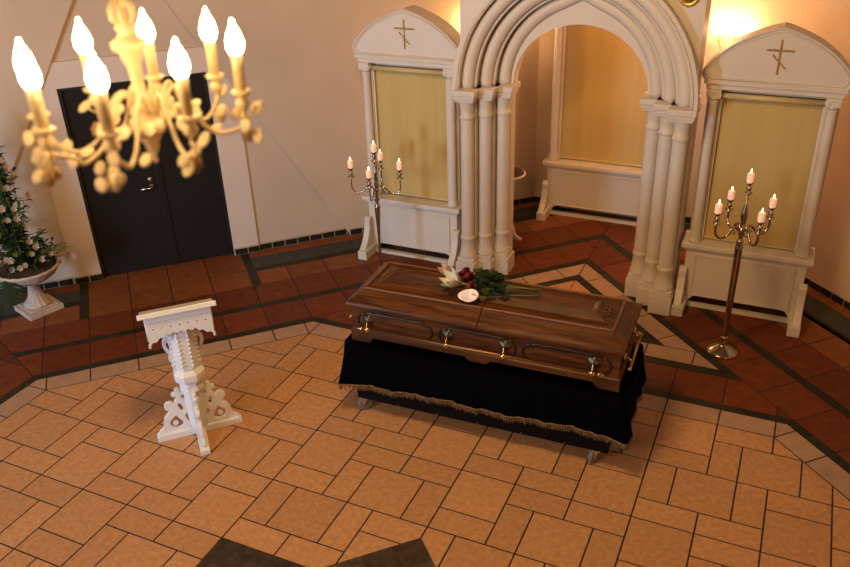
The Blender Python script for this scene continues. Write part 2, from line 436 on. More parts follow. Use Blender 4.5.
# ------------------------------------------------------------------ walls
# the two 45 degree walls: local frame x = s along the wall, y = outward, z up
DW = 26.6
ZT = 19.0
def wall_frame(side):
    if side == 'left':   # s=(x+y)/sqrt2, outward (-1,1)/sqrt2
        return Matrix(((1/r2, -1/r2, 0, -DW/2), (1/r2, 1/r2, 0, DW/2), (0, 0, 1, 0), (0, 0, 0, 1)))
    return Matrix(((-1/r2, 1/r2, 0, 12+DW/2), (1/r2, 1/r2, 0, DW/2), (0, 0, 1, 0), (0, 0, 0, 1)))
SMAX = (27.5*2-DW)/r2      # corner with the end wall
SMIN = (-21.6*2+DW)/r2
def W(mb, side):
    m = wall_frame(side); mb.v = [tuple(m @ Vector(p)) for p in mb.v]; return mb
dc = -1.78                     # door axis on the left wall
TB, TS, AP = 10.08, 1.70, 17.2 # triangle: half base, slope, apex height
wl = MB()
# forward plaster around the gabled recess
wl.prism([(SMIN, AP-(dc-SMIN)*AP/TB), (dc, AP), (dc, ZT), (SMIN, ZT)], 0, 1.4, 'y')
wl.prism([(dc+TB, 0), (SMAX, 0), (SMAX, ZT), (dc, ZT), (dc, AP)], 0, 1.4, 'y')
# recessed field behind the gable
wl.prism([(SMIN, 0), (-5.24, 0), (-5.24, 12.5), (SMIN, 12.5)], .22, 1.4, 'y')
wl.prism([(1.68, 0), (dc+TB+.3, 0), (dc+TB+.3, 12.5), (1.68, 12.5)], .22, 1.4, 'y')
wl.prism([(SMIN, 10.08), (dc+TB, 10.08), (dc+TB, AP+1), (SMIN, AP+1)], .24, 1.4, 'y')
struct(W(wl, 'left').build('wall_left', M['plaster']))
# pale flat door surround standing in the gable
ps = MB()
zt = 11.32; sl = lambda z: (AP-z)/TS
ps.prism([(-6.62, 0), (-5.24, 0), (-5.24, 10.1), (1.68, 10.1), (1.68, 0), (3.05, 0), (3.05, AP-(3.05-dc)*TS-.02), (dc+sl(zt)-.02, zt), (dc-sl(zt)+.02, zt), (-6.62, AP-(dc+6.62)*TS-.02)], .12, .9, 'y')
struct(W(ps, 'left').build('trim_1', M['portal']))
wr = MB(); wr.prism([(SMIN, 0), (SMAX, 0), (SMAX, ZT), (SMIN, ZT)], 0, 1.4, 'y')
struct(W(wr, 'right').build('wall_right', M['plaster']))
XE = 6-(33.6-27.5-DW+26.6)       # |x-6| at the end wall
xe = DW+6-27.5
we = MB().box(6-xe-1, 6+xe+1, 27.5, 28.9, 0, ZT); struct(we.build('wall_back', M['plaster']))
ws = MB().box(-23, -21.6, -50, 5.6, 0, ZT); struct(ws.build('wall_far_left', M['plaster']))
ws = MB().box(33.6, 35, -50, 5.6, 0, ZT); struct(ws.build('wall_far_right', M['plaster']))
# skirting of small dark green tiles with a pale joint line
def skirting(side, ranges, name):
    mb = MB()
    for a, b, y in ranges:
        mb.box(a, b, y-.07, y, 0, .40, 1)
        s = a
        while s < b-.1:
            e = min(s+.72, b); mb.box(s+.06, e, y-.10, y-.06, .03, .345, 0); s += .72
    struct(W(mb, side).build(name, [M['green'], M['groutlight']]))
skirting('left', [(3.05, dc+TB, .22), (dc+TB-.06, SMAX, 0), (1.68, 3.05, .12), (-6.62, -5.24, .12), (SMIN, -6.62, .22)], 'baseboard_left')
skirting('right', [(SMIN, SMAX, 0)], 'baseboard_right')
mb = MB(); mb.box(6-xe, 6+xe, 27.43, 27.5, 0, .4, 1); s = 6-xe
while s < 6+xe: mb.box(s+.06, s+.72, 27.40, 27.44, .03, .345, 0); s += .72
struct(mb.build('baseboard_back', [M['green'], M['groutlight']]))

# double door in the left wall
def wmat(side, s, y, z):
    return wall_frame(side) @ Vector((s, y, z))
dr = bpy.data.objects.new('door_1', None); COL.objects.link(dr); dr.location = wmat('left', dc, .22, 0)*U; dr.rotation_euler = (0, 0, PI/4); struct(dr)
f = MB(); f.box(-3.46, -3.30, -.02, .45, 0, 10.1); f.box(3.30, 3.46, -.02, .45, 0, 10.1); f.box(-3.46, 3.46, -.02, .45, 9.94, 10.1); f.build('door_frame', M['doordark'], dr, bevel=.02)
lf = MB().box(-3.29, .28, .10, .32, .04, 9.93); l1 = lf.build('door_leaf', M['door'], dr, bevel=.02)
lf = MB().box(.34, 3.29, .10, .32, .04, 9.93); lf.box(.20, .52, .04, .12, .04, 9.93); lf.build('door_leaf', M['door'], dr, bevel=.02)
h = MB(); h.lathe([(.12, 0), (.12, .05), (.07, .06), (.07, .14)], 16, (0, 0, 0), M4=Matrix.Rotation(PI/2, 4, 'X')); h.tube([(0, -.26, 0), (0, -.30, 0), (-.08, -.33, 0), (-.62, -.33, -.0)], .05, 10); h.tube([(0, -.08, 0), (0, -.31, 0)], .055, 10)
h.build('door_handle', M['steel'], l1, loc=(-.12, .10, 4.62))
k = MB(); k.lathe([(.11, 0), (.11, .05), (.05, .07)], 16, (0, 0, 0), M4=Matrix.Rotation(PI/2, 4, 'X')); k.build('door_lock', M['steel'], l1, loc=(-.14, .10, 5.0))

# ------------------------------------------------------------------ the archway
AX = 5.6
arch = empty('archway', (AX, 17.6, 0), 0, 'big white pointed archway on clustered columns in the centre of the back', 'archway')
ay = 17.6
ZS = 9.72
OC = .5
def apath(r, n=28, ogee=.16):
    out = []; tm = math.acos(OC/(r+OC))
    right = []
    for i in range(n+1):
        th = tm*i/n; x = -OC+(r+OC)*cos(th); z = (r+OC)*sin(th)
        z += ogee*math.exp(-(x/.55)**2)
        right.append((x, ZS+z))
    left = [(-x, z) for x, z in right]
    return left[:-1]+right[::-1]
def half(r, n=56): return [(-r*cos(PI*i/n), ZS-.05+(r-.2)*sin(PI*i/n)) for i in range(n+1)]
# spandrel slab
sp = MB(); pth = apath(5.0)
for i in range(len(pth)-1):
    (x0, z0), (x1, z1) = pth[i], pth[i+1]
    sp.prism([(x0, z0), (x1, z1), (x1, 18.5), (x0, 18.5)], 17.0-ay, 18.7-ay, 'y', cap=True)
for sg in (-1, 1):
    a, b = sorted((sg*5.0, sg*5.2)); sp.box(a, b, 17.0-ay, 18.7-ay, 9.5, 18.5)
sp.build('spandrel_wall', M['white'], arch)
# inner flat band (round inside, pointed outside)
ib = MB(); ib.strip(half(3.09), apath(3.3, 28, .22), 18.25-ay, 18.95-ay, sm=True); ib.build('arch_band', M['white'], arch)
for i in range(3):
    r = 4.85-.68*i; yc = 16.9+.62*i-ay
    mb = MB()
    pp = apath(r, 28, .18)
    mb.tube([(x, yc+.12, z) for x, z in pp], .30, 16)
    mb.strip(apath(r-.36, 28, .2), apath(r+.40, 28, .18), yc+.16, yc+.95, sm=True)
    mb.tube([(x, yc+.22, z) for x, z in apath(r-.34, 28, .2)], .07, 8)
    mb.tube([(x, yc+.14, z) for x, z in apath(r+.34, 28, .18)], .05, 8)
    mb.build('archivolt', M['white'], arch)
hd = MB(); hd.strip(apath(5.12, 28, .15), apath(5.42, 28, .15), 16.45-ay, 17.0-ay, sm=True); hd.tube([(x, 16.45-ay, z) for x, z in apath(5.20, 28, .15)], .06, 8); hd.tube([(x, 16.52-ay, z) for x, z in apath(5.38, 28, .15)], .05, 8)
hd.build('hood_mould', M['white'], arch)
for sg in (-1, 1):
    pr = MB(); st = [(5.24, 17.12), (4.50, 17.12), (4.50, 17.74), (3.82, 17.74), (3.82, 18.30), (3.18, 18.30), (3.18, 18.95), (5.24, 18.95)]
    pr.prism([(sg*x, y-ay) for x, y in st], 0, ZS, 'z'); pr.build('pier', M['white'], arch)
    for i in range(3):
        cx, cy = sg*(4.85-.68*i), 16.9+.62*i-ay
        shaft = MB(); shaft.lathe([(.42, 1.16), (.44, 1.24), (.42, 1.34), (.385, 1.42), (.355, 1.7), (.335, 2.12), (.365, 2.16), (.365, 2.28), (.32, 2.32), (.31, 8.3), (.355, 8.34), (.355, 8.46), (.31, 8.5), (.32, 8.75), (.37, 9.05), (.44, 9.28)], 28, (cx, cy, 0))
        col = shaft.build('column', M['white'], arch)
        pl = MB(); e = .5; pl.box(cx-e, cx+e, cy-e, cy+e+.1, 0, .92); e = .43; pl.box(cx-e, cx+e, cy-e, cy+e, .92, 1.18); pl.build('plinth', M['white'], col, bevel=.03)
        cp = MB()
        for e, z0, z1 in ((.46, 9.18, 9.3), (.52, 9.3, 9.48), (.585, 9.48, 9.74)): cp.box(cx-e, cx+e, cy-e, cy+e+.12, z0, z1)
        cp.build('capital', M['white'], col, bevel=.025)
md = MB(); R90 = Matrix.Rotation(PI/2, 4, 'X')
md.lathe([(.42, 0), (.42, .06), (.36, .12), (.30, .07), (.26, .06), (.24, .12), (.10, .16), (.02, .17)], 28, (4.52, 17.0-ay, 14.12), M4=R90, flute=12, famp=.05)
tag(md.build('medallion', M['gold'], arch), 'round gilded rosette')

# ------------------------------------------------------------------ panelled cabinets with blinds
def niche_cabinet(cx, yfront, label, wide=0.0, tall=0.0, group='white arched cabinets'):
    """local: x across, y=0 at the front of the chest, feet to y=-1.2"""
    def MBW():
        mb = MB(); old = mb.build
        def bw(*a, **k):
            mb.v = [(x+(wide if x > 1 else -wide if x < -1 else x*wide), y, z+(tall*min(1, max(0, z-3.4)/6.0))) for x, y, z in mb.v]
            return old(*a, **k)
        mb.build = bw; return mb
    t = empty('altar_cabinet', (cx, yfront, 0), 0, label, 'cabinet', group)
    m = M['white']
    b = MBW()
    # chest with an arched slot above the bottom rail
    b.box(-2.55, 2.55, 0, .22, .60, 2.95)
    b.box(-2.55, -2.2, 0, .22, 0, .60); b.box(2.2, 2.55, 0, .22, 0, .60)
    for sg in (-1, 1):
        q = [(sg*2.2, .2)]+[(sg*(2.2-.40*(1-cos(a))), .2+.40*sin(a)) for a in [PI/2*k/6 for k in range(1, 7)]]+[(sg*2.2, .60)]
        b.prism(q, 0, .22, 'y')
    b.box(-2.55, 2.55, -.02, .22, 0, .17)
    b.box(-2.55, -2.38, .22, 1.25, 0, 2.95); b.box(2.38, 2.55, .22, 1.25, 0, 2.95); b.box(-2.4, 2.4, 1.15, 1.25, 0, 2.95)
    b.build('chest', m, t, bevel=.015)
    p = MBW()
    for x0, x1, z0, z1 in ((-2.16, 2.16, .62, .70), (-2.16, 2.16, 2.68, 2.76), (-2.16, -2.08, .70, 2.68), (2.08, 2.16, .70, 2.68)): p.box(x0, x1, -.07, 0, z0, z1)
    p.box(-2.08, 2.08, -.025, 0, .70, 2.68)
    p.build('front_panel', m, t, bevel=.02)
    l = MBW(); l.box(-2.78, 2.78, -.28, 1.3, 3.1, 3.32); l.box(-2.66, 2.66, -.14, 1.28, 2.95, 3.1); l.build('ledge', m, t, bevel=.03)
    for sg in (-1, 1):
        f = MBW(); xo, xi = sg*2.76, sg*2.24
        x0, x1 = min(xo, xi), max(xo, xi)
        f.box(x0, x1, -1.2, .1, 0, .5)
        prof = [(-1.05, .5), (-.92, .62), (-.70, .82), (-.52, 1.1), (-.42, 1.4), (-.34, 1.62), (-.34, 1.95), (-.16, 2.1), (0.0, 2.1), (.0, .5)]
        xm = sg*2.56; f.prism(prof, xm-.17, xm+.17, 'x'); f.build('foot', m, t, bevel=.03)
    # upper case
    u = MBW(); u.box(-2.55, -2.04, .45, 1.25, 3.32, 10.6); u.box(2.04, 2.55, .45, 1.25, 3.32, 10.6); u.box(-2.1, 2.1, .95, 1.25, 3.32, 10.6); u.box(-2.08, 2.08, .42, .95, 10.16, 10.6)
    u.box(-2.08, -2.0, .30, .55, 3.32, 10.2); u.box(2.0, 2.08, .30, .55, 3.32, 10.2)
    u.build('upper_case', m, t, bevel=.015)
    r = MBW(); r.box(-2.62, 2.62, -.02, 1.27, 10.34, 10.56); r.box(-2.72, 2.72, -.12, 1.27, 10.56, 10.70); r.build('cornice', m, t, bevel=.02)
    for sg in (-1, 1):
        x = sg*2.27; c = MBW(); c.lathe([(.27, 3.32), (.28, 3.42), (.24, 3.5), (.25, 3.56), (.215, 3.64), (.215, 6.45), (.225, 6.47), (.21, 6.50), (.19, 9.75), (.22, 9.80), (.20, 9.86)], 22, (x, .17, 0))
        k = c.build('column', m, t)
        cp = MBW(); cp.lathe([(.2, 9.86), (.25, 10.05)], 16, (x, .17, 0)); cp.box(x-.28, x+.28, -.1, .45, 10.2, 10.34)
        for s2 in (-1, 1):
            for yy in (-.08,):
                cp.lathe([(.12, 0), (.12, .5)], 14, (x+s2*.19, yy+.5, 10.10), M4=R90); cp.lathe([(.05, 0), (.05, .54)], 10, (x+s2*.19, yy+.5, 10.10), M4=R90)
        cp.box(x-.2, x+.2, -.05, .42, 10.05, 10.2); cp.build('capital', m, k)
    # pediment: pointed shield with rounded ends
    right = [(0, 12.93), (.45, 12.80), (1.0, 12.58), (1.6, 12.27), (2.1, 11.90), (2.5, 11.52), (2.74, 11.2), (2.80, 10.98), (2.74, 10.80), (2.62, 10.70)]
    R = [Vector((a, b)) for a, b in right]; cr = catmull([(x, z, 0) for x, z in right], 4)
    outl = [(q.x, q.y) for q in cr]; outl = outl+[(-x, z) for x, z in outl[::-1]][:-1]
    pd = MBW(); pd.prism(outl, .02, 1.27, 'y'); pd.build('pediment', m, t, bevel=.02)
    inset = [((x)*.945, 11.6+(z-11.6)*.90) for x, z in outl]
    pm = MBW(); pm.tube([(x, 0.0, z) for x, z in outl], .05, 8, closed=True); pm.tube([(x, .01, z) for x, z in inset], .035, 8, closed=True)
    pm.build('pediment_moulding', m, t)
    # eastern cross of gilt studs
    cs = MBW(); z = 12.56; x = 0
    for i in range(15): cs.ball((0, -.02, 12.44-.092*i), .045, 8)
    for i in range(-5, 6): 
        if i: cs.ball((.095*i, -.02, 12.06), .045, 8)
    for i in range(-3, 4):
        if i: cs.ball((.080*i, -.02, 11.62-.080*i), .045, 8)
    tag(cs.build('stud_cross', M['gold'], t), 'gold stud cross with slanted lower bar')
    bl = MBW(); bl.box(-1.97, 1.97, .52, .56, 3.45, 10.05); B = bl.build('roller_blind', M['blind'], t); B['label'] = 'plain yellow fabric blind, pulled down'
    tb = MBW(); tb.tube([(-2.0, .26, 10.04), (2.0, .26, 10.04)], .12, 14); tb.build('roller_tube', M['blindtube'], B)
    wt = MBW(); wt.box(-1.95, 1.95, .48, .60, 3.38, 3.47); wt.build('bottom_bar', M['blindtube'], B)
    for sg in (-1, 1):
        g = MBW(); g.box(sg*1.97-.035, sg*1.97+.035, .36, .44, 3.34, 10.1); g.ball((sg*2.0, .28, 10.04), .11, 10); g.build('side_guide', M['alu'], B)
    return t
CABY = 17.75
niche_cabinet(-2.76, CABY, 'tall white arched cabinet with yellow blind, left of the archway')
niche_cabinet(13.74, CABY, 'tall white arched cabinet with yellow blind, right of the archway')
niche_cabinet(5.50, 26.0, 'white cabinet with yellow blind seen through the archway at the back', .86, 3.0)

# ------------------------------------------------------------------ wall lamps behind the cabinets
def sconce(x, y, z, rz, label):
    t = empty('wall_lamp', (x, y, z), rz, label, 'wall lamp', 'wall lamps behind the archway')
    b = MB(); b.lathe([(.28, 0), (.30, .04), (.2, .10), (.08, .14)], 18, (0, 0, 0), M4=R90); b.build('back_plate', M['gold'], t)
    for sg in (-1, 1):
        a = MB(); a.tube(bez((0, -.1, 0), (sg*.1, -.5, -.45), (sg*.55, -.75, -.5), (sg*.55, -.8, .05), 10), .035, 8); a.lathe([(.04, 0), (.13, .05), (.14, .1), (.05, .1)], 14, (sg*.55, -.8, .05)); A = a.build('arm', M['gold'], t)
        s = MB(); s.lathe([(.06, .12), (.06, .62)], 12, (sg*.55, -.8, 0)); s.build('candle_sleeve', M['chand'], A)
        f = MB(); f.lathe([(.05, .62), (.095, .72), (.10, .8), (.06, .95), (.01, 1.06)], 14, (sg*.55, -.8, 0)); f.build('bulb', M['sconcebulb'], A)
    return t
def on_wall(side, s, z): 
    p = wmat(side, s, 0, z); return p.x, p.y, p.z
x, y, z = on_wall('right', (2*27.1-DW)/r2, 10.3); sconce(x, y, z, -PI/4, 'two-armed glowing wall lamp behind the cabinet right of the archway')
x, y, z = on_wall('left', (2*24.9-DW)/r2, 10.3); sconce(x, y, z, PI/4, 'two-armed glowing wall lamp hidden behind the left side of the archway')

# ------------------------------------------------------------------ pedestal dish behind the left columns
pd = empty('pedestal_stand', (1.02, 22.05, 0), .3, 'white scroll-footed pedestal with a dark patterned round top behind the left columns', 'stand')
s = MB(); s.lathe([(.16, .6), (.2, .8), (.12, 1.2), (.1, 2.4), (.16, 3.0), (.12, 3.3), (.3, 3.5)], 18); s.build('post', M['white'], pd)
for k in range(3):
    a = 2*PI*k/3-.55
    prof = [(.05, .75), (.22, .95), (.42, .82), (.5, .55), (.55, .3), (.8, .18), (.98, .14), (.98, 0), (.3, 0), (.28, .3), (.05, .4)]
    hole = [(.28+.09*cos(q), .62+.09*sin(q)) for q in [2*PI*j/10 for j in range(10)]]
    fret_mesh('leg', [prof, hole], .16, M['white'], pd, rz=a)
s = MB(); s.lathe([(.3, 3.45), (.8, 3.62), (.98, 3.72), (1.0, 3.8), (.95, 3.84)], 32); s.build('top', M['white'], pd)
s = MB(); s.lathe([(.90, 3.84), (.88, 3.87), (.01, 3.87)], 32); s.build('inlay', M['marble'], pd)

# ------------------------------------------------------------------ coffin, pall and trolley
ROT = math.radians(1.9); CO = (5.80, 6.56)
tr = empty('bier_trolley', (*CO, 0), ROT, 'black box trolley on grey castors under the draped coffin', 'trolley')
b = MB(); b.box(-4.95, 4.86, -1.68, 1.72, .62, 3.14); b.build('box_frame', M['trolley'], tr, bevel=.02)
for x in (-3.2, -1.6, 0, 1.7, 3.3):
    b = MB(); b.ball((x, -1.69, .70), .03, 8); b.build('screw', M['steel'], tr)
for x, y in ((-4.72, -1.50), (4.38, -1.50), (-4.72, 1.5), (4.38, 1.5)):
    c = MB(); c.box(x-.2, x+.2, y-.17, y+.17, .56, .63); c.prism([(x-.15, .56), (x+.12, .56), (x+.05, .22), (x-.07, .22)], y-.14, y-.11, 'y'); c.prism([(x-.15, .56), (x+.12, .56), (x+.05, .22), (x-.07, .22)], y+.11, y+.14, 'y'); c.tube([(x, y-.16, .3), (x, y+.16, .3)], .045, 8)
    k = c.build('castor', M['steel'], tr)
    w = MB(); w.lathe([(.22, -.085), (.30, -.07), (.30, .07), (.22, .085)], 22, (x, y, .30), M4=Matrix.Rotation(math.radians(62 if x > 0 else 40), 4, 'Z') @ R90); w.build('wheel', M['rubber'], k)
# pall
cl = empty('pall_cloth', (*CO, 3.14), ROT, 'black velvet cloth with gold fringe draped over the trolley', 'cloth')
def perim(n_x=90, n_y=34, hx=5.3, hy=1.86, r=.24):
    P = []
    def seg(a, b, n):
        for i in range(n): t = i/n; P.append((a[0]+(b[0]-a[0])*t, a[1]+(b[1]-a[1])*t))
    def corner(cx, cy, a0):
        for i in range(7): a = a0+PI/2*i/7; P.append((cx+r*cos(a), cy+r*sin(a)))
    seg((-hx+r, -hy), (hx-r, -hy), n_x); corner(hx-r, -hy+r, -PI/2)
    seg((hx, -hy+r), (hx, hy-r), n_y); corner(hx-r, hy-r, 0)
    seg((hx-r, hy), (-hx+r, hy), n_x); corner(-hx+r, hy-r, PI/2)
    seg((-hx, hy-r), (-hx, -hy+r), n_y); corner(-hx+r, -hy+r, PI)
    return P
PP = perim(); nP = len(PP)
def cpt(i, t, zoff=0):
    x, y = PP[i % nP]; d0 = math.hypot(abs(x)-5.3, abs(y)-1.86); cf = math.exp(-(d0/.42)**2)
    nx = (1 if x > 0 else -1) if abs(abs(x)-5.3) < .3 else 0; ny = (1 if y > 0 else -1) if abs(abs(y)-1.86) < .3 else 0
    rip = .045*sin(x*4.1+y*5.3)+.03*sin(x*9.7-y*7.1+1)+.02*sin(x*17+1)
    o = t*(.04+rip*(.5+t*.5)+cf*.24*(t**.5)) + (.10*t if nx else 0)
    drop = 1.66+cf*.06+.04*sin(x*1.3+.4)-.05*x/5
    L = math.hypot(nx, ny) or 1
    return (x+nx/L*o, y+ny/L*o, .03-drop*t+zoff)
mb = MB(); rows = []
NT = 8
for j in range(NT+1):
    rows.append(mb.add([cpt(i, j/NT) for i in range(nP)]))
for j in range(NT):
    for i in range(nP): mb.face((rows[j]+i, rows[j+1]+i, rows[j+1]+(i+1) % nP, rows[j]+(i+1) % nP), 0, sm=True)
mb.face([rows[0]+i for i in range(nP)], 0)
mb.build('drape', M['velvet'], cl, fix=True, solid=.03)
fr = MB()
for i in range(nP):
    for k in range(2):
        a = Vector(cpt(i, 1)); b2 = Vector(cpt(i+1, 1)); p = a.lerp(b2, k/2); q = a.lerp(b2, k/2+.36)
        out = Vector((p.x/5.3, p.y/1.86, 0)); L = .22*random.uniform(.8, 1.15)
        sw = Vector((random.uniform(-.03, .03), random.uniform(-.02, .02), 0))
        fr.tube([p+Vector((0, 0, .0)), (p+q)/2+Vector((0, 0, -L*.5)), (p+q)/2+sw+Vector((0, 0, -L))], [.016, .024, .014], 5)
fr.tube([Vector(cpt(i, 1))+Vector((0, 0, .02)) for i in range(nP)], .035, 6, closed=True)
tag(fr.build('fringe', M['fringe'], cl), 'old gold twisted fringe')
# coffin
cf = empty('coffin', (*CO, 3.22), ROT, 'closed dark walnut coffin with brass handle bars lying on the draped trolley', 'coffin')
HX, HY = 5.02, 1.62
b = MB()
def ring(mb, hx, hy, z): return mb.add([(-hx, -hy, z), (hx, -hy, z), (hx, hy, z), (-hx, hy, z)])
def stack(mb, L):
    rs = [ring(mb, *q) for q in L]
    for a, c in zip(rs, rs[1:]):
        for k in range(4): mb.face((a+k, a+(k+1) % 4, c+(k+1) % 4, c+k))
    mb.face([rs[0]+k for k in (3, 2, 1, 0)]); mb.face([rs[-1]+k for k in range(4)])
stack(b, [(HX, HY, .26), (HX, HY, .50), (HX-.05, HY-.05, .54), (HX-.05, HY-.05, 1.36), (HX-.02, HY-.02, 1.42), (HX+.04, HY+.04, 1.52)])
b.build('body', M['wood'], cf, bevel=.015)
for sx, w in ((-1, .62), (1, .62), (0, .40)):
    for sy in (-1, 1):
        ft = MB()
        if sx: x0, x1 = (sx*HX, sx*(HX-.75)); prof = [(x0, 0.03), (x1, 0.03), (x1-sx*.15, .28), (x0, .28)]
        else: prof = [(-.32, .1), (.32, .1), (.5, .28), (-.5, .28)]
        ft.prism(prof, sy*HY, sy*(HY-.25), 'y')
        ft.build('foot', M['wood'], cf, bevel=.012)
def lid_half(sg):
    L = [(HX+.06, HY+.06, 1.53), (HX+.10, HY+.10, 1.60), (HX+.08, HY+.08, 1.70), (HX-.02, HY-.02, 1.76), (HX-.16, HY-.18, 1.84), (HX-.40, HY-.50, 2.02), (HX-.46, HY-.56, 2.05), (HX-.50, HY-.60, 2.03), (HX-.78, HY-.92, 2.13), (HX-1.08, HY-1.14, 2.28), (HX-1.12, HY-1.18, 2.33), (HX-1.20, HY-1.24, 2.31), (HX-1.32, HY-1.32, 2.26)]
    mb = MB(); rs = []; g = .012*sg
    for hx, hy, z in L: rs.append(mb.add([(g, -hy, z), (sg*hx, -hy, z), (sg*hx, hy, z), (g, hy, z)]))
    for a, c in zip(rs, rs[1:]):
        for k in range(3): mb.face((a+k, a+k+1, c+k+1, c+k))
    e = rs[-1]; mb.face((e, e+1, e+2, e+3)); e = rs[0]; mb.face((e, e+1, e+2, e+3))
    mb.face([r for r in rs]+[r+3 for r in rs[::-1]])
    o = mb.build('lid', M['wood'], cf, bevel=.01)
    c = MB(); hx, hy, z = HX-.43, HY-.53, 2.075
    pts = [(g, -hy, z), (sg*hx, -hy, z), (sg*hx, hy, z), (g, hy, z)]
    dense = []
    for p, q in zip(pts, pts[1:]):
        n = int((Vector(q)-Vector(p)).length/.075)
        dense += [Vector(p).lerp(Vector(q), i/n) for i in range(n)]
    c.tube(dense, [.058 if i % 2 else .034 for i in range(len(dense))], 6)
    c.build('rope_moulding', M['woodcord'], o)
    v = MB()
    for yy in (-.25, .0, .25):
        v.tube(catmull([(sg*(HX-.95), yy, 2.22), (sg*(HX-.85), yy+.1, 2.2), (sg*(HX-.75), yy, 2.16), (sg*(HX-.82), yy-.08, 2.19)], 4), .025, 6)
    v.build('carving', M['woodcord'], o)
lid_half(-1); lid_half(1)
def brack(mb, x, sy):
    y = sy*(HY-.05)
    mb.lathe([(.22, 0), (.20, .04), (.10, .08), (.05, .12)], 20, (x, y, 1.02), flute=5, famp=.2, M4=Matrix.Rotation(sy*-PI/2 if sy > 0 else PI/2, 4, 'X'))
for sy in (-1, 1):
    y = sy*(HY-.05)
    gm = MB()
    for x0, x1 in ((-4.72, -1.72), (-1.48, 1.40), (1.62, 4.70)):
        pts = [(x0+.55, .62), (x0+.22, .66), (x0+.04, .84), (x0+.04, 1.08), (x0+.2, 1.24), (x0+.36, 1.20), (x0+.46, 1.30), (x1-.46, 1.30), (x1-.36, 1.20), (x1-.2, 1.24), (x1-.04, 1.08), (x1-.04, .84), (x1-.22, .66), (x1-.55, .62)]
        gm.tube([(p.x, y, p.y) for p in catmull([(a, c, 0) for a, c in pts], 3, closed=True)], .05, 6, closed=True)
    gm.build('panel_groove', M['woodgroove'], cf)
    bar = MB(); bar.tube([(-4.42, y+sy*.24, .74), (4.30, y+sy*.24, .74)], .06, 12); B = bar.build('handle_bar', M['brassbar'], cf)
    for x in (-4.28, -1.14, .98, 4.08):
        k = MB(); brack(k, x, sy); K = k.build('bracket', M['pewter'], cf)
        a = MB(); a.tube([(x, y+sy*.06, 1.02), (x+.03, y+sy*.2, .98), (x+.03, y+sy*.24, .86), (x+.03, y+sy*.24, .72)], .035, 8); a.lathe([(.03, -.11), (.085, -.09), (.085, .09), (.03, .11)], 12, (x+.03, y+sy*.24, .74), M4=Matrix.Rotation(PI/2, 4, 'Y')); a.ball((x+.03, y+sy*.24, .64), .045, 8)
        a.build('hinge_arm', M['brass'], K)
    for x in (-4.42, 4.30):
        e = MB(); s = 1 if x > 0 else -1; e.lathe([(.065, 0), (.085, .05), (.05, .1), (.07, .16), (.03, .22)], 12, (x, y+sy*.24, .74), M4=Matrix.Rotation(s*PI/2, 4, 'Y')); e.build('bar_end', M['brass'], B)
for s in (-1, 1):
    e = MB(); x = s*(HX-.03)
    for yy in (-.9, .9):
        e.lathe([(.16, 0), (.15, .04), (.06, .09)], 10, (x, yy, 1.05), M4=Matrix.Rotation(s*PI/2, 4, 'Y')); e.tube([(x, yy, 1.05), (x+s*.22, yy, .95), (x+s*.24, yy, .74)], .04, 8)
    e.tube([(x+s*.24, -1.15, .74), (x+s*.24, 1.15, .74)], .06, 10); e.ball((x+s*.24, -1.15, .74), .08); e.ball((x+s*.24, 1.15, .74), .08)
    e.build('end_handle', M['brass'], cf)
LZ = 3.22
def co_world(lx, ly, z):
    return (CO[0]+lx*cos(ROT)-ly*sin(ROT), CO[1]+lx*sin(ROT)+ly*cos(ROT), z)

# ------------------------------------------------------------------ flowers lying on the lid
def rose_thing(x, y, z, ang, L, label, lean=0, nleaf=9):
    t = empty('red_rose', (x, y, z), ang, label, 'flower', 'red roses lying on the coffin'); t.scale = (1.12, 1.12, 1.12)
    b = MB(); F = Vector((-.55, -.25, .8)).normalized(); o1 = F.orthogonal().normalized(); o2 = F.cross(o1)
    b.ball(tuple(F*.05), .11, 10)
    for rg, (n, r, L_, w, op) in enumerate(((3, .03, .20, .20, .1), (4, .06, .22, .24, .3), (5, .09, .24, .27, .65), (6, .11, .25, .30, 1.15), (6, .12, .24, .30, 1.9))):
        for k in range(n):
            a = 2*PI*k/n+rg*.7; rad = o1*cos(a)+o2*sin(a)
            b.leaf(rad*r*.6-F*.10, F+rad*op, -rad, L_, w, 0, curl=-.22, seg=5)
    b.build('bloom', M['rose'], t, fix=False)
    s = MB(); s.tube(bez((.0, 0, -.05), (L*.3, .05, -.08), (L*.7, -.06, -.12), (L, lean, -.12), 10), .022, 6); s.build('stem', M['stem'], t)
    lv = MB()
    for i in range(nleaf):
        tt = .10+.62*i/nleaf; a = random.uniform(0, 2*PI)
        p0 = (L*tt*.66+.1, .08*cos(a), random.uniform(-.04, .12))
        lv.leaf(p0, (random.uniform(-.5, .9), cos(a), abs(sin(a))*.3+.02), (0, 0, 1), random.uniform(.26, .38), random.uniform(.26, .34), random.choice((0, 0, 1)), curl=random.uniform(.0, .35), seg=5)
    lv.build('leaves', [M['leafd'], M['leaf']], t, fix=False)
rz0 = 5.57
rose_thing(4.60, 6.92, rz0+.16, -.05, 2.5, 'dark red rose, rearmost of the bouquet on the coffin', .1, 20)
rose_thing(4.92, 6.46, rz0+.26, .06, 2.3, 'dark red rose in the middle of the bouquet on the coffin', .15, 20)
rose_thing(5.16, 6.04, rz0+.10, .12, 2.2, 'dark red rose just behind the calla on the coffin', .3, 20)
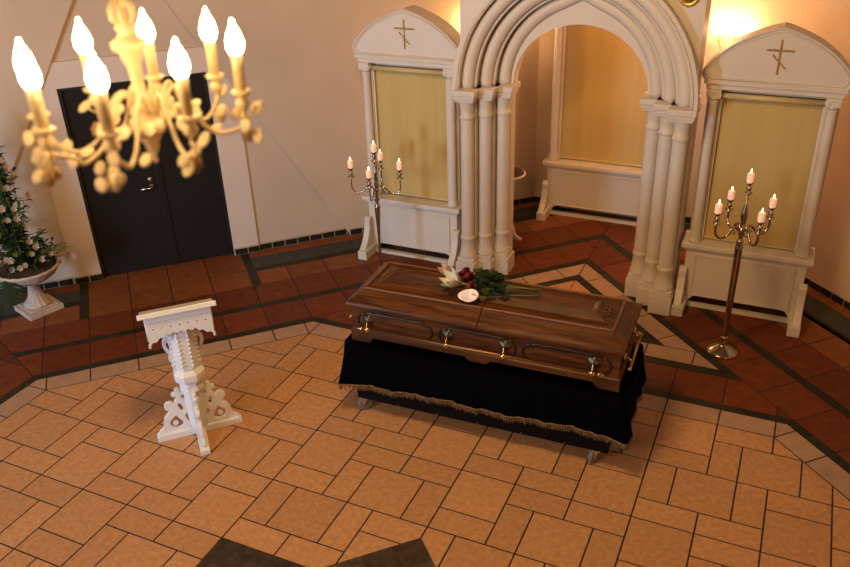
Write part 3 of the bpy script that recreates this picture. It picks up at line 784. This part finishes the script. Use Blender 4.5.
def lily_thing(x, y, z, ang, label, open_=1.0, nbud=2):
    t = empty('white_lily', (x, y, z), ang, label, 'flower', 'lilies lying on the coffin'); t.scale = (1.22, 1.22, 1.22)
    p = MB(); F = Vector((-.45, -.55, .75)).normalized(); o1 = F.orthogonal().normalized(); o2 = F.cross(o1)
    for k in range(6):
        a = 2*PI*k/6+.3; rad = o1*cos(a)+o2*sin(a)
        p.leaf(-F*.12, F+rad*(1.1*open_), -rad, .66, .26, 0, curl=-.45*open_, seg=7)
    for k in range(5):
        a = 2*PI*k/5; rad = o1*cos(a)+o2*sin(a); p.tube([Vector((0, 0, 0)), F*.25+rad*.08, F*.36+rad*.14], .012, 5)
    p.build('petals', [M['lily' if open_ > .6 else 'lilyback']], t, fix=False)
    if nbud:
        b = MB()
        for k in range(nbud):
            yy = .25-.38*k; c = [(.25, .1, -.05), (.0, yy*.6, -.03), (-.22, yy*.8, -.02), (-.46, yy-.02, -.02)]
            b.tube(catmull(c, 4), [.02, .02, .025, .03, .05, .07, .085, .09, .09, .085, .075, .05, .015][:13], 8)
        b.build('buds', M['leafy'], t)
    s = MB(); s.tube(bez((0, 0, 0), (.4, .05, -.05), (1.0, .1, -.1), (1.9, .25, -.1), 8), .03, 6); s.build('stem', M['stem'], t)
    return t
lily_thing(4.66, 6.02, rz0+.22, .15, 'large open cream lily with green buds on the coffin lid', 1.0, 2)
lily_thing(4.26, 6.60, rz0+.16, -.2, 'half-open blush lily at the rear of the bouquet', .45, 0)
t = empty('calla_lily', (5.58, 5.66, rz0-.05), .35, 'white calla with orange spadix at the front of the bouquet', 'flower')
c = MB(); rows = []
for j in range(7):
    v = j/6; pts = []
    for k in range(15):
        a = 2*PI*k/14-PI; r = .03+.30*v**.8; x = -.62*v+.12*cos(a)*v*2.2; 
        lift = .10*v*(1-cos(a))*.5
        pts.append((x*.75-.0, sin(a)*r*1.0, cos(a)*r*.38+.08+lift*.4))
    rows.append(c.add(pts))
c = MB()
# shallow cupped spathe: an oval dish with a turned rim and a drawn-out tip
nr, na = 6, 24; ctr = (-.28, 0, .02); rows = []
for j in range(nr+1):
    v = j/nr; pts = []
    for k in range(na):
        a = 2*PI*k/na; rr = v*(1+.25*max(0, cos(a-PI))**6)
        pts.append((ctr[0]+.33*rr*cos(a), .20*rr*sin(a), .05+.35*.20*rr*sin(a)*2.2+.12*v*v-(.05 if j == nr else 0)+(.05*v*cos(a) if cos(a) > 0 else 0)))
    rows.append(c.add(pts))
for j in range(nr):
    for k in range(na): c.face((rows[j]+k, rows[j]+(k+1) % na, rows[j+1]+(k+1) % na, rows[j+1]+k), 0, sm=True)
c.build('spathe', M['calla'], t, fix=True, solid=.015)
c = MB(); c.tube([(.05, .0, .08), (-.06, .02, .13), (-.2, .03, .16)], [.035, .04, .02], 8); c.build('spadix', M['spadix'], t)
c = MB(); c.tube(bez((.0, 0, .03), (.4, .1, .0), (1.1, .3, .0), (1.9, .25, -.05), 8), .032, 6); c.build('stem', M['stem'], t)
# long stems poking out past the leaves
for k, (dy, L, a) in enumerate(((.0, 1.45, .10), (.25, 1.5, .20), (.5, 1.1, .34))):
    pass

# ------------------------------------------------------------------ lectern
le = empty('lectern', (-4.19, 1.30, 0), PI/4, 'white carved lectern with openwork feet standing on the pale tiles', 'lectern')
m = M['lectern']
b = MB()
def bar(mb, L, w, ax):
    for s in (-1, 1):
        pr = [(0, 0), (s*L, 0), (s*L, .20), (s*(L-.10), .28), (0, .28)]
        if ax == 'x': mb.prism(pr, -w/2, w/2, 'y')
        else: mb.prism([(p[0], p[1]) for p in pr], -w/2, w/2, 'x')
bar(b, 1.60, .36, 'x'); bar(b, 1.60, .36, 'y'); b.build('cross_base', m, le, bevel=.03)
def circ(cx, cz, r, n=12, a0=0): return [(cx+r*cos(2*PI*k/n), cz+r*sin(2*PI*k/n)) for k in range(n)]
fo = [(.30, .27), (1.50, .27), (1.46, .42), (1.30, .52), (1.26, .74), (1.18, .98), (1.02, 1.14), (.98, 1.24), (1.10, 1.32), (1.13, 1.48), (1.03, 1.60), (.86, 1.62), (.78, 1.52), (.72, 1.62), (.66, 1.70), (.62, 1.84), (.72, 1.80), (.80, 1.88), (.76, 1.98), (.66, 1.98), (.66, 2.10), (.56, 2.16), (.47, 2.10), (.48, 1.98), (.38, 2.0), (.32, 1.92), (.36, 1.82), (.46, 1.82), (.46, 1.70), (.30, 1.62)]
hole1 = [(.62, .44), (.86, .42), (1.04, .56), (1.02, .76), (.90, .88), (.78, .98), (.70, .84), (.58, .66)]
hole2 = [(.50, 1.10), (.58, 1.16), (.64, 1.34), (.62, 1.52), (.52, 1.44), (.46, 1.26)]
hole3 = [(.34, .55), (.42, .70), (.46, .92), (.36, .98)]
fo = [(p.x, p.y) for p in catmull([(a, c, 0) for a, c in fo[1:]], 2)]; fo = [(.30, .27)]+fo
for k in range(4):
    o = fret_mesh('foot_bracket', [fo, [(p.x, p.y) for p in catmull([(a, c, 0) for a, c in hole1], 3, True)], hole2, hole3], .15, m, le, rz=PI/2*k)
    a = MB(); R = Matrix.Rotation(PI/2*k, 4, 'Z')
    a.lathe([(.10, -.05), (.10, .05)], 12, tuple(R @ Vector((.84, 0, .62))), M4=R @ R90); a.build('rosette', m, o)
oct8 = lambda prof, fl=0, n=8: None
b = MB(); b.lathe([(.30, .28), (.34, .5), (.38, 1.5), (.38, 2.0), (.48, 2.06), (.46, 2.26), (.40, 2.3), (.38, 2.42)], 8, sm=False, M4=Matrix.Rotation(PI/8, 4, 'Z')); b.build('lower_shaft', m, le, bevel=.02)
b = MB(); b.lathe([(.40, 2.40), (.56, 2.50), (.60, 2.62), (.60, 2.84), (.48, 2.96), (.40, 3.0)], 8, sm=False, M4=Matrix.Rotation(PI/8, 4, 'Z')); b.build('collar', m, le, bevel=.02)
b = MB(); b.lathe([(.42, 2.98), (.46, 3.06), (.50, 4.9)], 8, sm=False, M4=Matrix.Rotation(PI/8, 4, 'Z'))
for a in range(8):
    for k in range(9): b.ball((.50*cos(PI/4*a+PI/8), .50*sin(PI/4*a+PI/8), 3.25+.18*k), .05, 8)
b.build('upper_shaft', m, le)
wing = [(.40, 3.1), (.56, 3.05), (.66, 3.14), (.62, 3.30), (.72, 3.36), (.74, 3.5), (.66, 3.62), (.80, 3.78), (.92, 4.0), (.90, 4.22), (.78, 4.36), (.92, 4.46), (1.02, 4.66), (.98, 4.95), (.40, 4.95)]
wing = [(p.x, p.y) for p in catmull([(.4+(a-.4)*.62, c, 0) for a, c in wing], 2)]
wh = [(.52, 3.8), (.58, 3.92), (.61, 4.08), (.56, 4.2), (.51, 4.1)]
for k in (0, 2): fret_mesh('side_scroll', [wing, wh], .13, m, le, rz=PI/2*k)
# reading board: high edge in front, falling to the back
tilt = math.radians(24)
tb = MB(); tb.box(-1.30, 1.30, -.95, .98, -.06, .06); tb.box(-1.34, 1.34, -1.0, -.92, -.10, .09)
o = tb.build('reading_board', m, le, bevel=.025, loc=(0, .10, 5.38), rot=(-tilt, 0, 0))
ap = MB()
scal = [(-1.12, 5.55)]
n = 9
bot = []
def sc(u):  # lower scalloped edge of the apron, u in -1..1
    a = abs(u); return 4.90-.34*max(0, a-.45)/.55-(.09*abs(sin(u*n*PI/2)))
for i in range(46):
    u = -1+2*i/45; bot.append((1.12*u, sc(u)))
front = [(-1.12, 5.60)]+bot+[(1.12, 5.60)]
holes = [circ(x, 5.12, .035, 8) for x in (-.9, -.6, -.3, 0, .3, .6, .9)]
holes += [circ(-.95+.1*i, 5.38, .016, 6) for i in range(20)]
o = fret_mesh('front_apron', [front]+holes, .07, m, le, loc=(0, -.62, 0), bevel=.006)
side = [(-.60, 5.60)]+[(-.60+1.2*i/16, 4.66+.22*sin(PI*i/16)-.05*abs(sin(i*PI/4))) for i in range(17)]+[(.60, 5.08)]
for sg in (-1, 1):
    fret_mesh('side_apron', [side], .07, m, le, loc=(sg*1.12, 0, 0), rz=PI/2, bevel=.006)
    k = MB(); k.lathe([(.03, 0), (.05, -.04), (.02, -.08), (.06, -.14), (.02, -.2)], 10, (sg*1.12, -.62, 4.58)); k.build('pendant', m, le)

# ------------------------------------------------------------------ candelabra
def candelabrum(x, y, base, H, style, angs, label, short, armr, lv, ref):
    """H: height of the arm hub; armr: reach; lv: heights of candle plates above hub, centre first"""
    t = empty('candelabrum', (x, y, 0), 0, label, 'candelabrum', 'five-candle floor candelabra')
    sv = M['silver']
    b = MB(); b.lathe([(.66, 0), (.68, .04), (.64, .09), (.52, .17), (.34, .30), (.20, .36), (.17, .42), (.20, .50), (.13, .56), (.15, .64), (.17, .70), (.10, .78)], 40, flute=20, famp=.015); b.build('base', sv, t)
    if style == 0:
        prof = [(.10, .76), (.115, .84), (.105, .9), (.135, 2.5), (.16, H-.9), (.17, H-.72), (.12, H-.62), (.15, H-.5), (.10, H-.4), (.07, H-.3), (.13, H-.18), (.09, H-.08), (.15, H), (.10, H+.1), (.05, H+.16)]
    else:
        prof = [(.05, .76), (.055, .84), (.05, .9), (.07, 1.1), (.05, 1.25), (.07, 2.6), (.14, H-1.0), (.16, H-.88), (.10, H-.8), (.06, H-.7), (.14, H-.56), (.06, H-.44), (.10, H-.36), (.05, H-.25), (.12, H-.12), (.14, H), (.06, H+.1)]
    p = MB(); p.lathe(prof, 20); p.build('pole', sv, t)
    def holder(mb, cx, cy, z):
        mb.lathe([(.03, z-.02), (.15, z+.02), (.17, z+.05), (.05, z+.06), (.05, z+.12), (.11, z+.20), (.12, z+.26), (.05, z+.33), (.05, z+.36), (.12, z+.42), (.17, z+.50), (.15, z+.51), (.06, z+.49)], 18, (cx, cy, 0))
    c = MB(); zc = lv[0]
    if style == 0: c.lathe([(.05, H+.14), (.09, H+.3), (.14, H+.6), (.12, H+.85), (.05, H+1.15), (.05, H+zc)], 20)
    else: c.lathe([(.05, H+.1), (.1, H+.25), (.05, H+.4), (.1, H+.55), (.05, H+.7), (.09, H+.8), (.05, H+.9), (.04, H+zc)], 18)
    holder(c, 0, 0, H+zc); c.build('centre_holder', sv, t)
    spots = [(0, 0, H+zc)]
    for a, zz in zip(angs, lv[1:]):
        ca, sa = cos(a), sin(a); R = armr
        if style == 0: path = [(.1, H), (.25, H+.16), (.42, H+.10), (.5, H-.04), (.62, H-.20), (.82, H-.24), (.97, H-.12), (R, H+.08), (R, H+zz)]
        else: path = [(.08, H-.05), (.22, H+.12), (.4, H+.08), (.55, H-.1), (.75, H-.22), (.92, H-.16), (R, H+.05), (R, H+zz)]
        path = [(q*R/1.05 if i < len(path)-2 else q, z) for i, (q, z) in enumerate(path)]
        mb = MB(); mb.tube([(p.x*ca, p.x*sa, p.y) for p in catmull([(q, z, 0) for q, z in path], 5)], .055 if style == 0 else .034, 8)
        curl = [(.42+.12*cos(v)*(1-v/9), H-.05+.12*sin(v)*(1-v/9)) for v in [k*.7 for k in range(9)]]
        mb.tube([(q*ca, q*sa, z) for q, z in curl], .022, 6)
        if style == 0: mb.ball((.30*ca, .30*sa, H-.1), .06, 8)
        holder(mb, R*ca, R*sa, H+zz); mb.build('arm', sv, t)
        spots.append((R*ca, R*sa, H+zz))
    for i, (cx, cy, cz) in enumerate(spots):
        cn = empty('pillar_candle', (x+cx, y+cy, cz+.49), 0, short[i], 'candle', 'candles on the '+ref+' candelabrum')
        w = MB(); h = .37; w.lathe([(.13, 0), (.135, .02), (.135, h-.03), (.12, h), (.06, h-.015), (.01, h-.03)], 18); w.build('wax_body', M['wax'], cn)
        w = MB(); w.tube([(0, 0, h-.04), (.005, 0, h+.04)], .01, 6); w.build('wick', M['wick'], cn)
        w = MB(); w.lathe([(.01, h+.02), (.032, h+.06), (.028, h+.10), (.004, h+.19)], 10); w.build('flame', M['flame'], cn)
    return t
candelabrum(13.54, 14.29, 0, 5.72, 0, [.6+PI/2, .6+PI, .6+1.5*PI, .6], 'polished five-candle floor candelabrum in front of the right cabinet', 
    ['lit white candle on the raised centre of the right candelabrum', 'lit white candle on the right candelabrum, second from its left, on the rear arm', 'lit white candle on the leftmost arm of the right candelabrum', 'lit white candle on the lower front right arm of the right candelabrum', 'lit white candle on the rightmost arm of the right candelabrum'], 1.15, [1.55, .39, .39, .39, .39], 'right')
candelabrum(-3.22, 14.87, 0, 5.0, 1, [.25+PI, .25+1.5*PI, .25+PI/2, .25], 'slim dark five-candle candelabrum behind the coffin, by the left cabinet',
    ['lit white candle on the raised centre of the left candelabrum', 'lit white candle on the leftmost arm of the left candelabrum', 'lit white candle on the front arm of the left candelabrum', 'lit white candle on the rear arm of the left candelabrum, just below its centre candle', 'lit white candle on the rightmost arm of the left candelabrum'], 1.2, [1.4, .56, .56, .56, .56], 'left')

# ------------------------------------------------------------------ urn with flowers
UX, UY = -17.75, 6.05
ur = empty('stone_urn', (UX, UY, 0), math.radians(73), 'pale stone pedestal urn by the door, filled with white flowers', 'urn')
b = MB(); b.box(-.86, .86, -.86, .86, 0, .26); b.box(-.70, .70, -.70, .70, .26, .34); b.build('plinth', M['stone'], ur, bevel=.03)
b = MB(); b.lathe([(.64, .34), (.62, .46), (.46, .60), (.34, .85), (.27, 1.15), (.24, 1.35), (.30, 1.44), (.30, 1.52), (.24, 1.58)], 48, flute=14, famp=.05); b.build('foot', M['stone'], ur)
b = MB(); b.lathe([(.24, 1.5), (.5, 1.58), (.95, 1.78), (1.26, 2.02), (1.40, 2.24), (1.50, 2.34), (1.54, 2.42), (1.48, 2.47), (1.38, 2.43), (1.30, 2.34), (1.0, 2.28)], 64, flute=22, famp=.018); b.build('bowl', M['stone'], ur)
b = MB(); b.lathe([(1.32, 2.34), (1.2, 2.42), (.6, 2.54), (.01, 2.58)], 32); b.build('soil', M['soil'], ur)
fa = empty('flower_arrangement', (UX, UY, 2.42), 0, 'tall arrangement of white roses and green leaves standing in the urn', 'flowers')
fol = MB(); st = MB()
rnd = random.Random(11)
def wdir(a): return (cos(a), sin(a))
# camera-facing extent: along the wall (1,1)/r2 -> right in the picture
along = Vector((1/r2, 1/r2, 0)); outw = Vector((1/r2, -1/r2, 0))
def spray(p0, p1, n, L, mi=None, droop=.15, w=.38):
    pts = bez(p0, Vector(p0).lerp(Vector(p1), .35)+Vector((0, 0, .3)), Vector(p0).lerp(Vector(p1), .75)+Vector((0, 0, .25)), p1, 10)
    st.tube(pts, [.03*(1-.07*i) for i in range(11)], 5)
    for k in range(n):
        q = pts[2+int(8*k/n)] + Vector((rnd.uniform(-.08, .08),)*3)
        a = rnd.uniform(0, 2*PI); d = Vector((cos(a), sin(a), rnd.uniform(-.2, .8)))
        LL = L*rnd.uniform(.7, 1.3)
        fol.leaf(q, d, (0, 0, 1), LL, LL*w, mi if mi is not None else rnd.choice((0, 0, 1, 1, 2) if rnd.random() < .4 else (0, 1)), curl=rnd.uniform(0, .5))
for i in range(80):
    t_ = rnd.random(); h = .5+6.4*t_**1.1; spread = 1.7*(1-t_*.42)
    a = rnd.uniform(0, 2*PI); r = spread*rnd.uniform(.4, 1)
    c = -along*(.25+.35*t_)
    spray((c.x*.3+rnd.uniform(-.3, .3), c.y*.3+rnd.uniform(-.3, .3), .1), (c.x+r*cos(a), c.y+r*sin(a), h), 22, .38)
for i in range(18):   # low spill over the rim
    a = rnd.uniform(0, 2*PI); r = rnd.uniform(1.0, 1.75)
    spray((.5*cos(a), .5*sin(a), .1), (r*cos(a), r*sin(a), rnd.uniform(-.15, .7)), 14, .32)
for k in range(6):    # long thin spray to the right
    e = along*rnd.uniform(1.7, 2.35)+outw*rnd.uniform(-.3, .3)
    spray((.3, .3, .1), (e.x, e.y, rnd.uniform(.1, .9)), 10, .26, 2 if k % 2 else 0)
for k in range(7):    # upright spires
    c = -along*rnd.uniform(.2, 1.2)
    spray((0, 0, .2), (c.x, c.y, rnd.uniform(6.6, 8.2)), 44, .22, rnd.choice((1, 2)), w=.5)
fol.build('foliage', [M['leaf'], M['leafd'], M['leafy']], fa, fix=False)
st.build('stems', M['stem'], fa)
def blossom(p, r, face):
    b = MB(); f_ = Vector(face).normalized(); o1 = f_.orthogonal().normalized(); o2 = f_.cross(o1)
    for ringn, (n, op, L) in enumerate(((4, .35, .6), (5, .8, .85), (6, 1.5, 1.0))):
        for k in range(n):
            a = 2*PI*k/n+ringn*.7+rnd.random()*.3; rad = o1*cos(a)+o2*sin(a)
            b.leaf((0, 0, 0), f_+rad*op, -rad, r*L, r*.75, 0, curl=-.25)
    b.ball(tuple(f_*r*.3), r*.28, 8)
    return b.build('blossom', M['petal'], fa, fix=False, loc=tuple(p))
for i in range(44):
    t_ = rnd.random(); h = .35+6.0*t_; spread = 1.7*(1-t_*.42); a = rnd.uniform(0, 2*PI)
    c = -along*(.2+.4*t_); dv = Vector((cos(a), sin(a), 0))
    if dv.dot(outw) < -.3: dv = -dv
    p = c+dv*spread*rnd.uniform(.75, 1.05)+Vector((0, 0, h)); blossom(p, rnd.uniform(.20, .29), dv+outw*.6+Vector((0, 0, .5)))
for px in ((.95, 1.0, .35), (1.35, .95, .15), (1.0, .2, .45), (.7, -.6, .4), (1.55, 1.45, .05), (.4, -1.1, .35)): blossom(px, .21, outw+Vector((0, 0, .6)))
mo = MB()                     # split leaf hanging over the front
def monstera(mb, c, L):
    c = Vector(c); ax = (outw*.55-along*.1+Vector((0, 0, -.8))).normalized(); sd = ax.cross(outw).normalized(); nn = sd.cross(ax)
    ctr = [mb.add([c+ax*L*t-nn*.1*t*t*L]) for t in [i/10 for i in range(11)]]
    for sg in (-1, 1):
        for i in range(10):
            t0, t1 = i/10, (i+.93)/10; w = L*.52*math.sin(PI*min(1, (t0+.13)**.75))
            p0 = c+ax*L*t0; p1 = c+ax*L*t1
            q0 = p0+sd*sg*w+ax*w*.30-nn*w*.15; q1 = p1+sd*sg*w*.93+ax*w*.22-nn*w*.15
            b0 = mb.add([p0, q0, q1, p1+ax*L*.02]); mb.face((b0, b0+1, b0+2, b0+3), 0)
monstera(mo, (.30, -1.40, -.02), 1.45)
tag(mo.build('monstera_leaf', M['leafd'], fa, fix=False), 'large dark split leaf hanging over the rim')

# ------------------------------------------------------------------ chandelier
CHX, CHY = 9.49, -12.41
ch = empty('chandelier', (CHX, CHY, 17.2), 0, 'cream lacquered chandelier with glowing candle bulbs hanging close in front', 'chandelier')
m = M['chand']; CZ = 17.2
b = MB()
b.lathe([(.005, .03), (.03, .06), (.015, .1), (.05, .16), (.07, .24), (.10, .28), (.10, .33), (.13, .31), (.155, .36), (.155, .44), (.12, .47), (.12, .52), (.08, .60), (.06, .68), (.05, .80), (.06, .92), (.09, .99), (.10, 1.04), (.145, 1.07), (.15, 1.12), (.09, 1.16), (.06, 1.2), (.09, 1.24), (.05, 1.28), (.035, 1.4)], 24, flute=12, famp=.03); b.build('centre_body', m, ch, loc=(-.06, -.03, 0), rot=(0, -.045, 0))
b = MB()
for k in range(6):
    a = PI/3*k; b.tube([(q*cos(a), q*sin(a), z) for q, z in ((.03, 1.24), (.10, 1.32), (.10, 1.40), (.03, 1.5))], .014, 6)
b.build('crown', m, ch, loc=(-.06, -.03, 0), rot=(0, -.045, 0))
b = MB(); z = 1.5
b.tube([(0, 0, 1.38), (0, 0, 1.8)], .03, 10)
for k in range(14): b.lathe([(.02, 0), (.045, .05), (.02, .1), (.035, .15), (.02, .2)], 8, (0, 0, 1.5+k*.2))
b.build('hanging_rod', m, ch, loc=(-.06, -.03, 0), rot=(0, -.045, 0))
# ends of the arms as found: (dx, dy)
ends = [(9.23, -13.39), (9.82, -13.29), (10.15, -12.74), (10.10, -11.93), (9.50, -11.52), (8.94, -11.74), (8.67, -12.27), (8.86, -13.10)]
rc = random.Random(3)
for i, (ex, ey) in enumerate(ends):
    dx, dy = ex-CHX, ey-CHY; R = math.hypot(dx, dy); ca, sa = dx/R, dy/R
    pr = [(.10, .52), (.20, .70), (.30, .66), (.40, .44), (.40, .46), (.50, .32), (.66, .25), (.80, .31), (R-.01, .40), (R-.01, .38), (R, .47)]
    pr = [(q*(R/.9) if k < 7 else q, z) for k, (q, z) in enumerate(pr)]
    pth = [Vector((p.x*ca, p.x*sa, p.y)) for p in catmull([(q, z, 0) for q, z in pr], 5)]
    a = MB(); a.tube(pth, .020, 8); a.lathe([(.03, .45), (.055, .48), (.065, .52), (.04, .55), (.04, .57), (.085, .60), (.095, .62), (.05, .63)], 14, (dx, dy, 0), flute=7, famp=.06)
    A = a.build('arm', m, ch)
    s = MB(); s.lathe([(.050, .62), (.050, .94), (.04, .95)], 14, (dx, dy, 0)); s.build('candle_sleeve', m, A)
    fl_ = MB(); fl_.lathe([(.04, .95), (.060, .97), (.074, 1.01), (.075, 1.06), (.060, 1.12), (.036, 1.17), (.020, 1.20), (.015, 1.235), (.005, 1.25)], 16, (dx, dy, 0)); fl_.build('bulb', M['bulb'], A)
    for k, idx in enumerate((14, 21, 28, 34)):
        lv = MB()
        if idx >= len(pth): continue
        p = pth[idx]; sd = (-1)**k; side_ = Vector((-sa, ca, 0))*sd
        lv.lathe([(.004, -.012), (.055, -.008), (.066, 0), (.055, .008), (.004, .012)], 10, tuple(p+side_*.11+Vector((0, 0, rc.uniform(-.06, .04)))), M4=Matrix.Rotation(rc.uniform(.3, 1.3), 4, 'X') @ Matrix.Rotation(rc.uniform(0, 3), 4, 'Z'))
        lv.build('leaf_disc', m, A)
    for k, (dr_, dz_, ds_) in enumerate(((.12, .44, .05), (.09, .22, -.11))):
        lv = MB(); q = Vector(((R+dr_)*ca-sa*ds_, (R+dr_)*sa+ca*ds_, dz_))
        lv.lathe([(.004, -.01), (.048, -.007), (.06, 0), (.048, .007), (.004, .01)], 12, tuple(q), sx=1.25, M4=Matrix.Rotation(rc.uniform(.5, 1.4), 4, 'X') @ Matrix.Rotation(rc.uniform(0, 3), 4, 'Z')); lv.tube([q, q*.35+Vector((R*.95*ca, R*.95*sa, .36))*.65], .008, 5); lv.build('leaf_disc', m, A)
    r_ = MB(); p = Vector(((R-.05)*ca, (R-.05)*sa, .34)); r_.ball(tuple(p+Vector((ca*.05, sa*.05, -.10))), .055, 10); r_.lathe([(.02, .0), (.065, .02), (.07, .05), (.02, .07)], 12, tuple(p+Vector((ca*.08, sa*.08, -.13))), flute=6, famp=.12, M4=Matrix.Rotation(1.2, 4, 'X'))
    r_.build('rose_bud', M['chbrown'] if i in (0, 2, 3, 6) else m, A)

# ------------------------------------------------------------------ camera
f, pit, ro, he, cx, cy, h = 819.972, 0.493118776, -0.0359765211, -0.440781303, 14.6735843, -17.8981186, 19.7357564
fw = Vector((sin(he)*cos(pit), cos(he)*cos(pit), -sin(pit)))
rt = Vector((cos(he), -sin(he), 0)); up = rt.cross(fw)
r_ = rt*cos(ro)+up*sin(ro); u_ = -rt*sin(ro)+up*cos(ro)
cam = bpy.data.cameras.new('camera'); co = bpy.data.objects.new('camera', cam); COL.objects.link(co)
mw = Matrix((( r_.x, u_.x, -fw.x, cx*U), (r_.y, u_.y, -fw.y, cy*U), (r_.z, u_.z, -fw.z, h*U), (0, 0, 0, 1)))
co.matrix_world = mw
cam.sensor_width = 36; cam.lens = 36*f/850; cam.clip_start = .05; cam.clip_end = 100
cam.dof.use_dof = True; cam.dof.focus_distance = 7.0; cam.dof.aperture_fstop = 3.2
S.camera = co

# ------------------------------------------------------------------ light
def area_light(name, loc, target, size, sizey, energy, col, spread=180):
    l = bpy.data.lights.new(name, 'AREA'); l.shape = 'RECTANGLE'; l.size = size; l.size_y = sizey; l.energy = energy; l.color = col; l.spread = math.radians(spread)
    o = bpy.data.objects.new(name, l); COL.objects.link(o); o.location = loc
    o.rotation_euler = (Vector(target)-Vector(loc)).to_track_quat('-Z', 'Y').to_euler(); return o
# tall hall window behind and to the left of the gallery: cool daylight
area_light('window_daylight', (-4.0, -6.8, 1.6), (-2.4, 3.4, 1.2), 1.8, 2.2, 215, (.58, .78, 1.0), 110)
# warm light from the right and from high behind the camera
area_light('right_window_sun', (6.6, -2.6, 2.6), (0.5, 2.5, .4), 1.6, 2.0, 30, (1.0, .55, .25))
area_light('upper_wall_fill', (-.2, -5.3, 5.0), (0.4, 4.5, 2.4), 2.6, 1.2, 130, (1.0, .62, .30))  # unseen warm fill, added to brighten the upper walls and the arch
hl = bpy.data.lights.new('hall_ceiling_lamp', 'POINT'); hl.energy = 410; hl.color = (1.0, .60, .24); hl.shadow_soft_size = .45
ho = bpy.data.objects.new('hall_ceiling_lamp', hl); COL.objects.link(ho); ho.location = (.9, -.5, 4.9)
pl_ = bpy.data.lights.new('alcove_fill', 'POINT'); pl_.energy = 55; pl_.color = (1.0, .47, .20); pl_.shadow_soft_size = .15  # hidden extra light, added to warm the alcove's left wall
po = bpy.data.objects.new('alcove_fill', pl_); COL.objects.link(po); po.location = (9.2*U, 24.0*U, 13.6*U)
w = bpy.data.worlds.new('world')
def spot(loc, target, ang, energy, col):
    l = bpy.data.lights.new('evening_sun_beam', 'SPOT'); l.energy = energy; l.color = col; l.spot_size = math.radians(ang); l.spot_blend = .6; l.shadow_soft_size = .03
    o = bpy.data.objects.new('evening_sun_beam', l); COL.objects.link(o); o.location = loc; o.rotation_euler = (Vector(target)-Vector(loc)).to_track_quat('-Z', 'Y').to_euler()
spot((6.75, -.35, 2.2), (3.15, 1.45, 0), 8, 110, (1.0, .58, .26)); S.world = w; w.use_nodes = True
bg = w.node_tree.nodes['Background']; bg.inputs['Color'].default_value = (1.0, .50, .22, 1); bg.inputs['Strength'].default_value = .10
S.view_settings.view_transform = 'Standard'; S.view_settings.look = 'None'; S.view_settings.gamma = 1; S.view_settings.exposure = 0; S.view_settings.use_curve_mapping = False
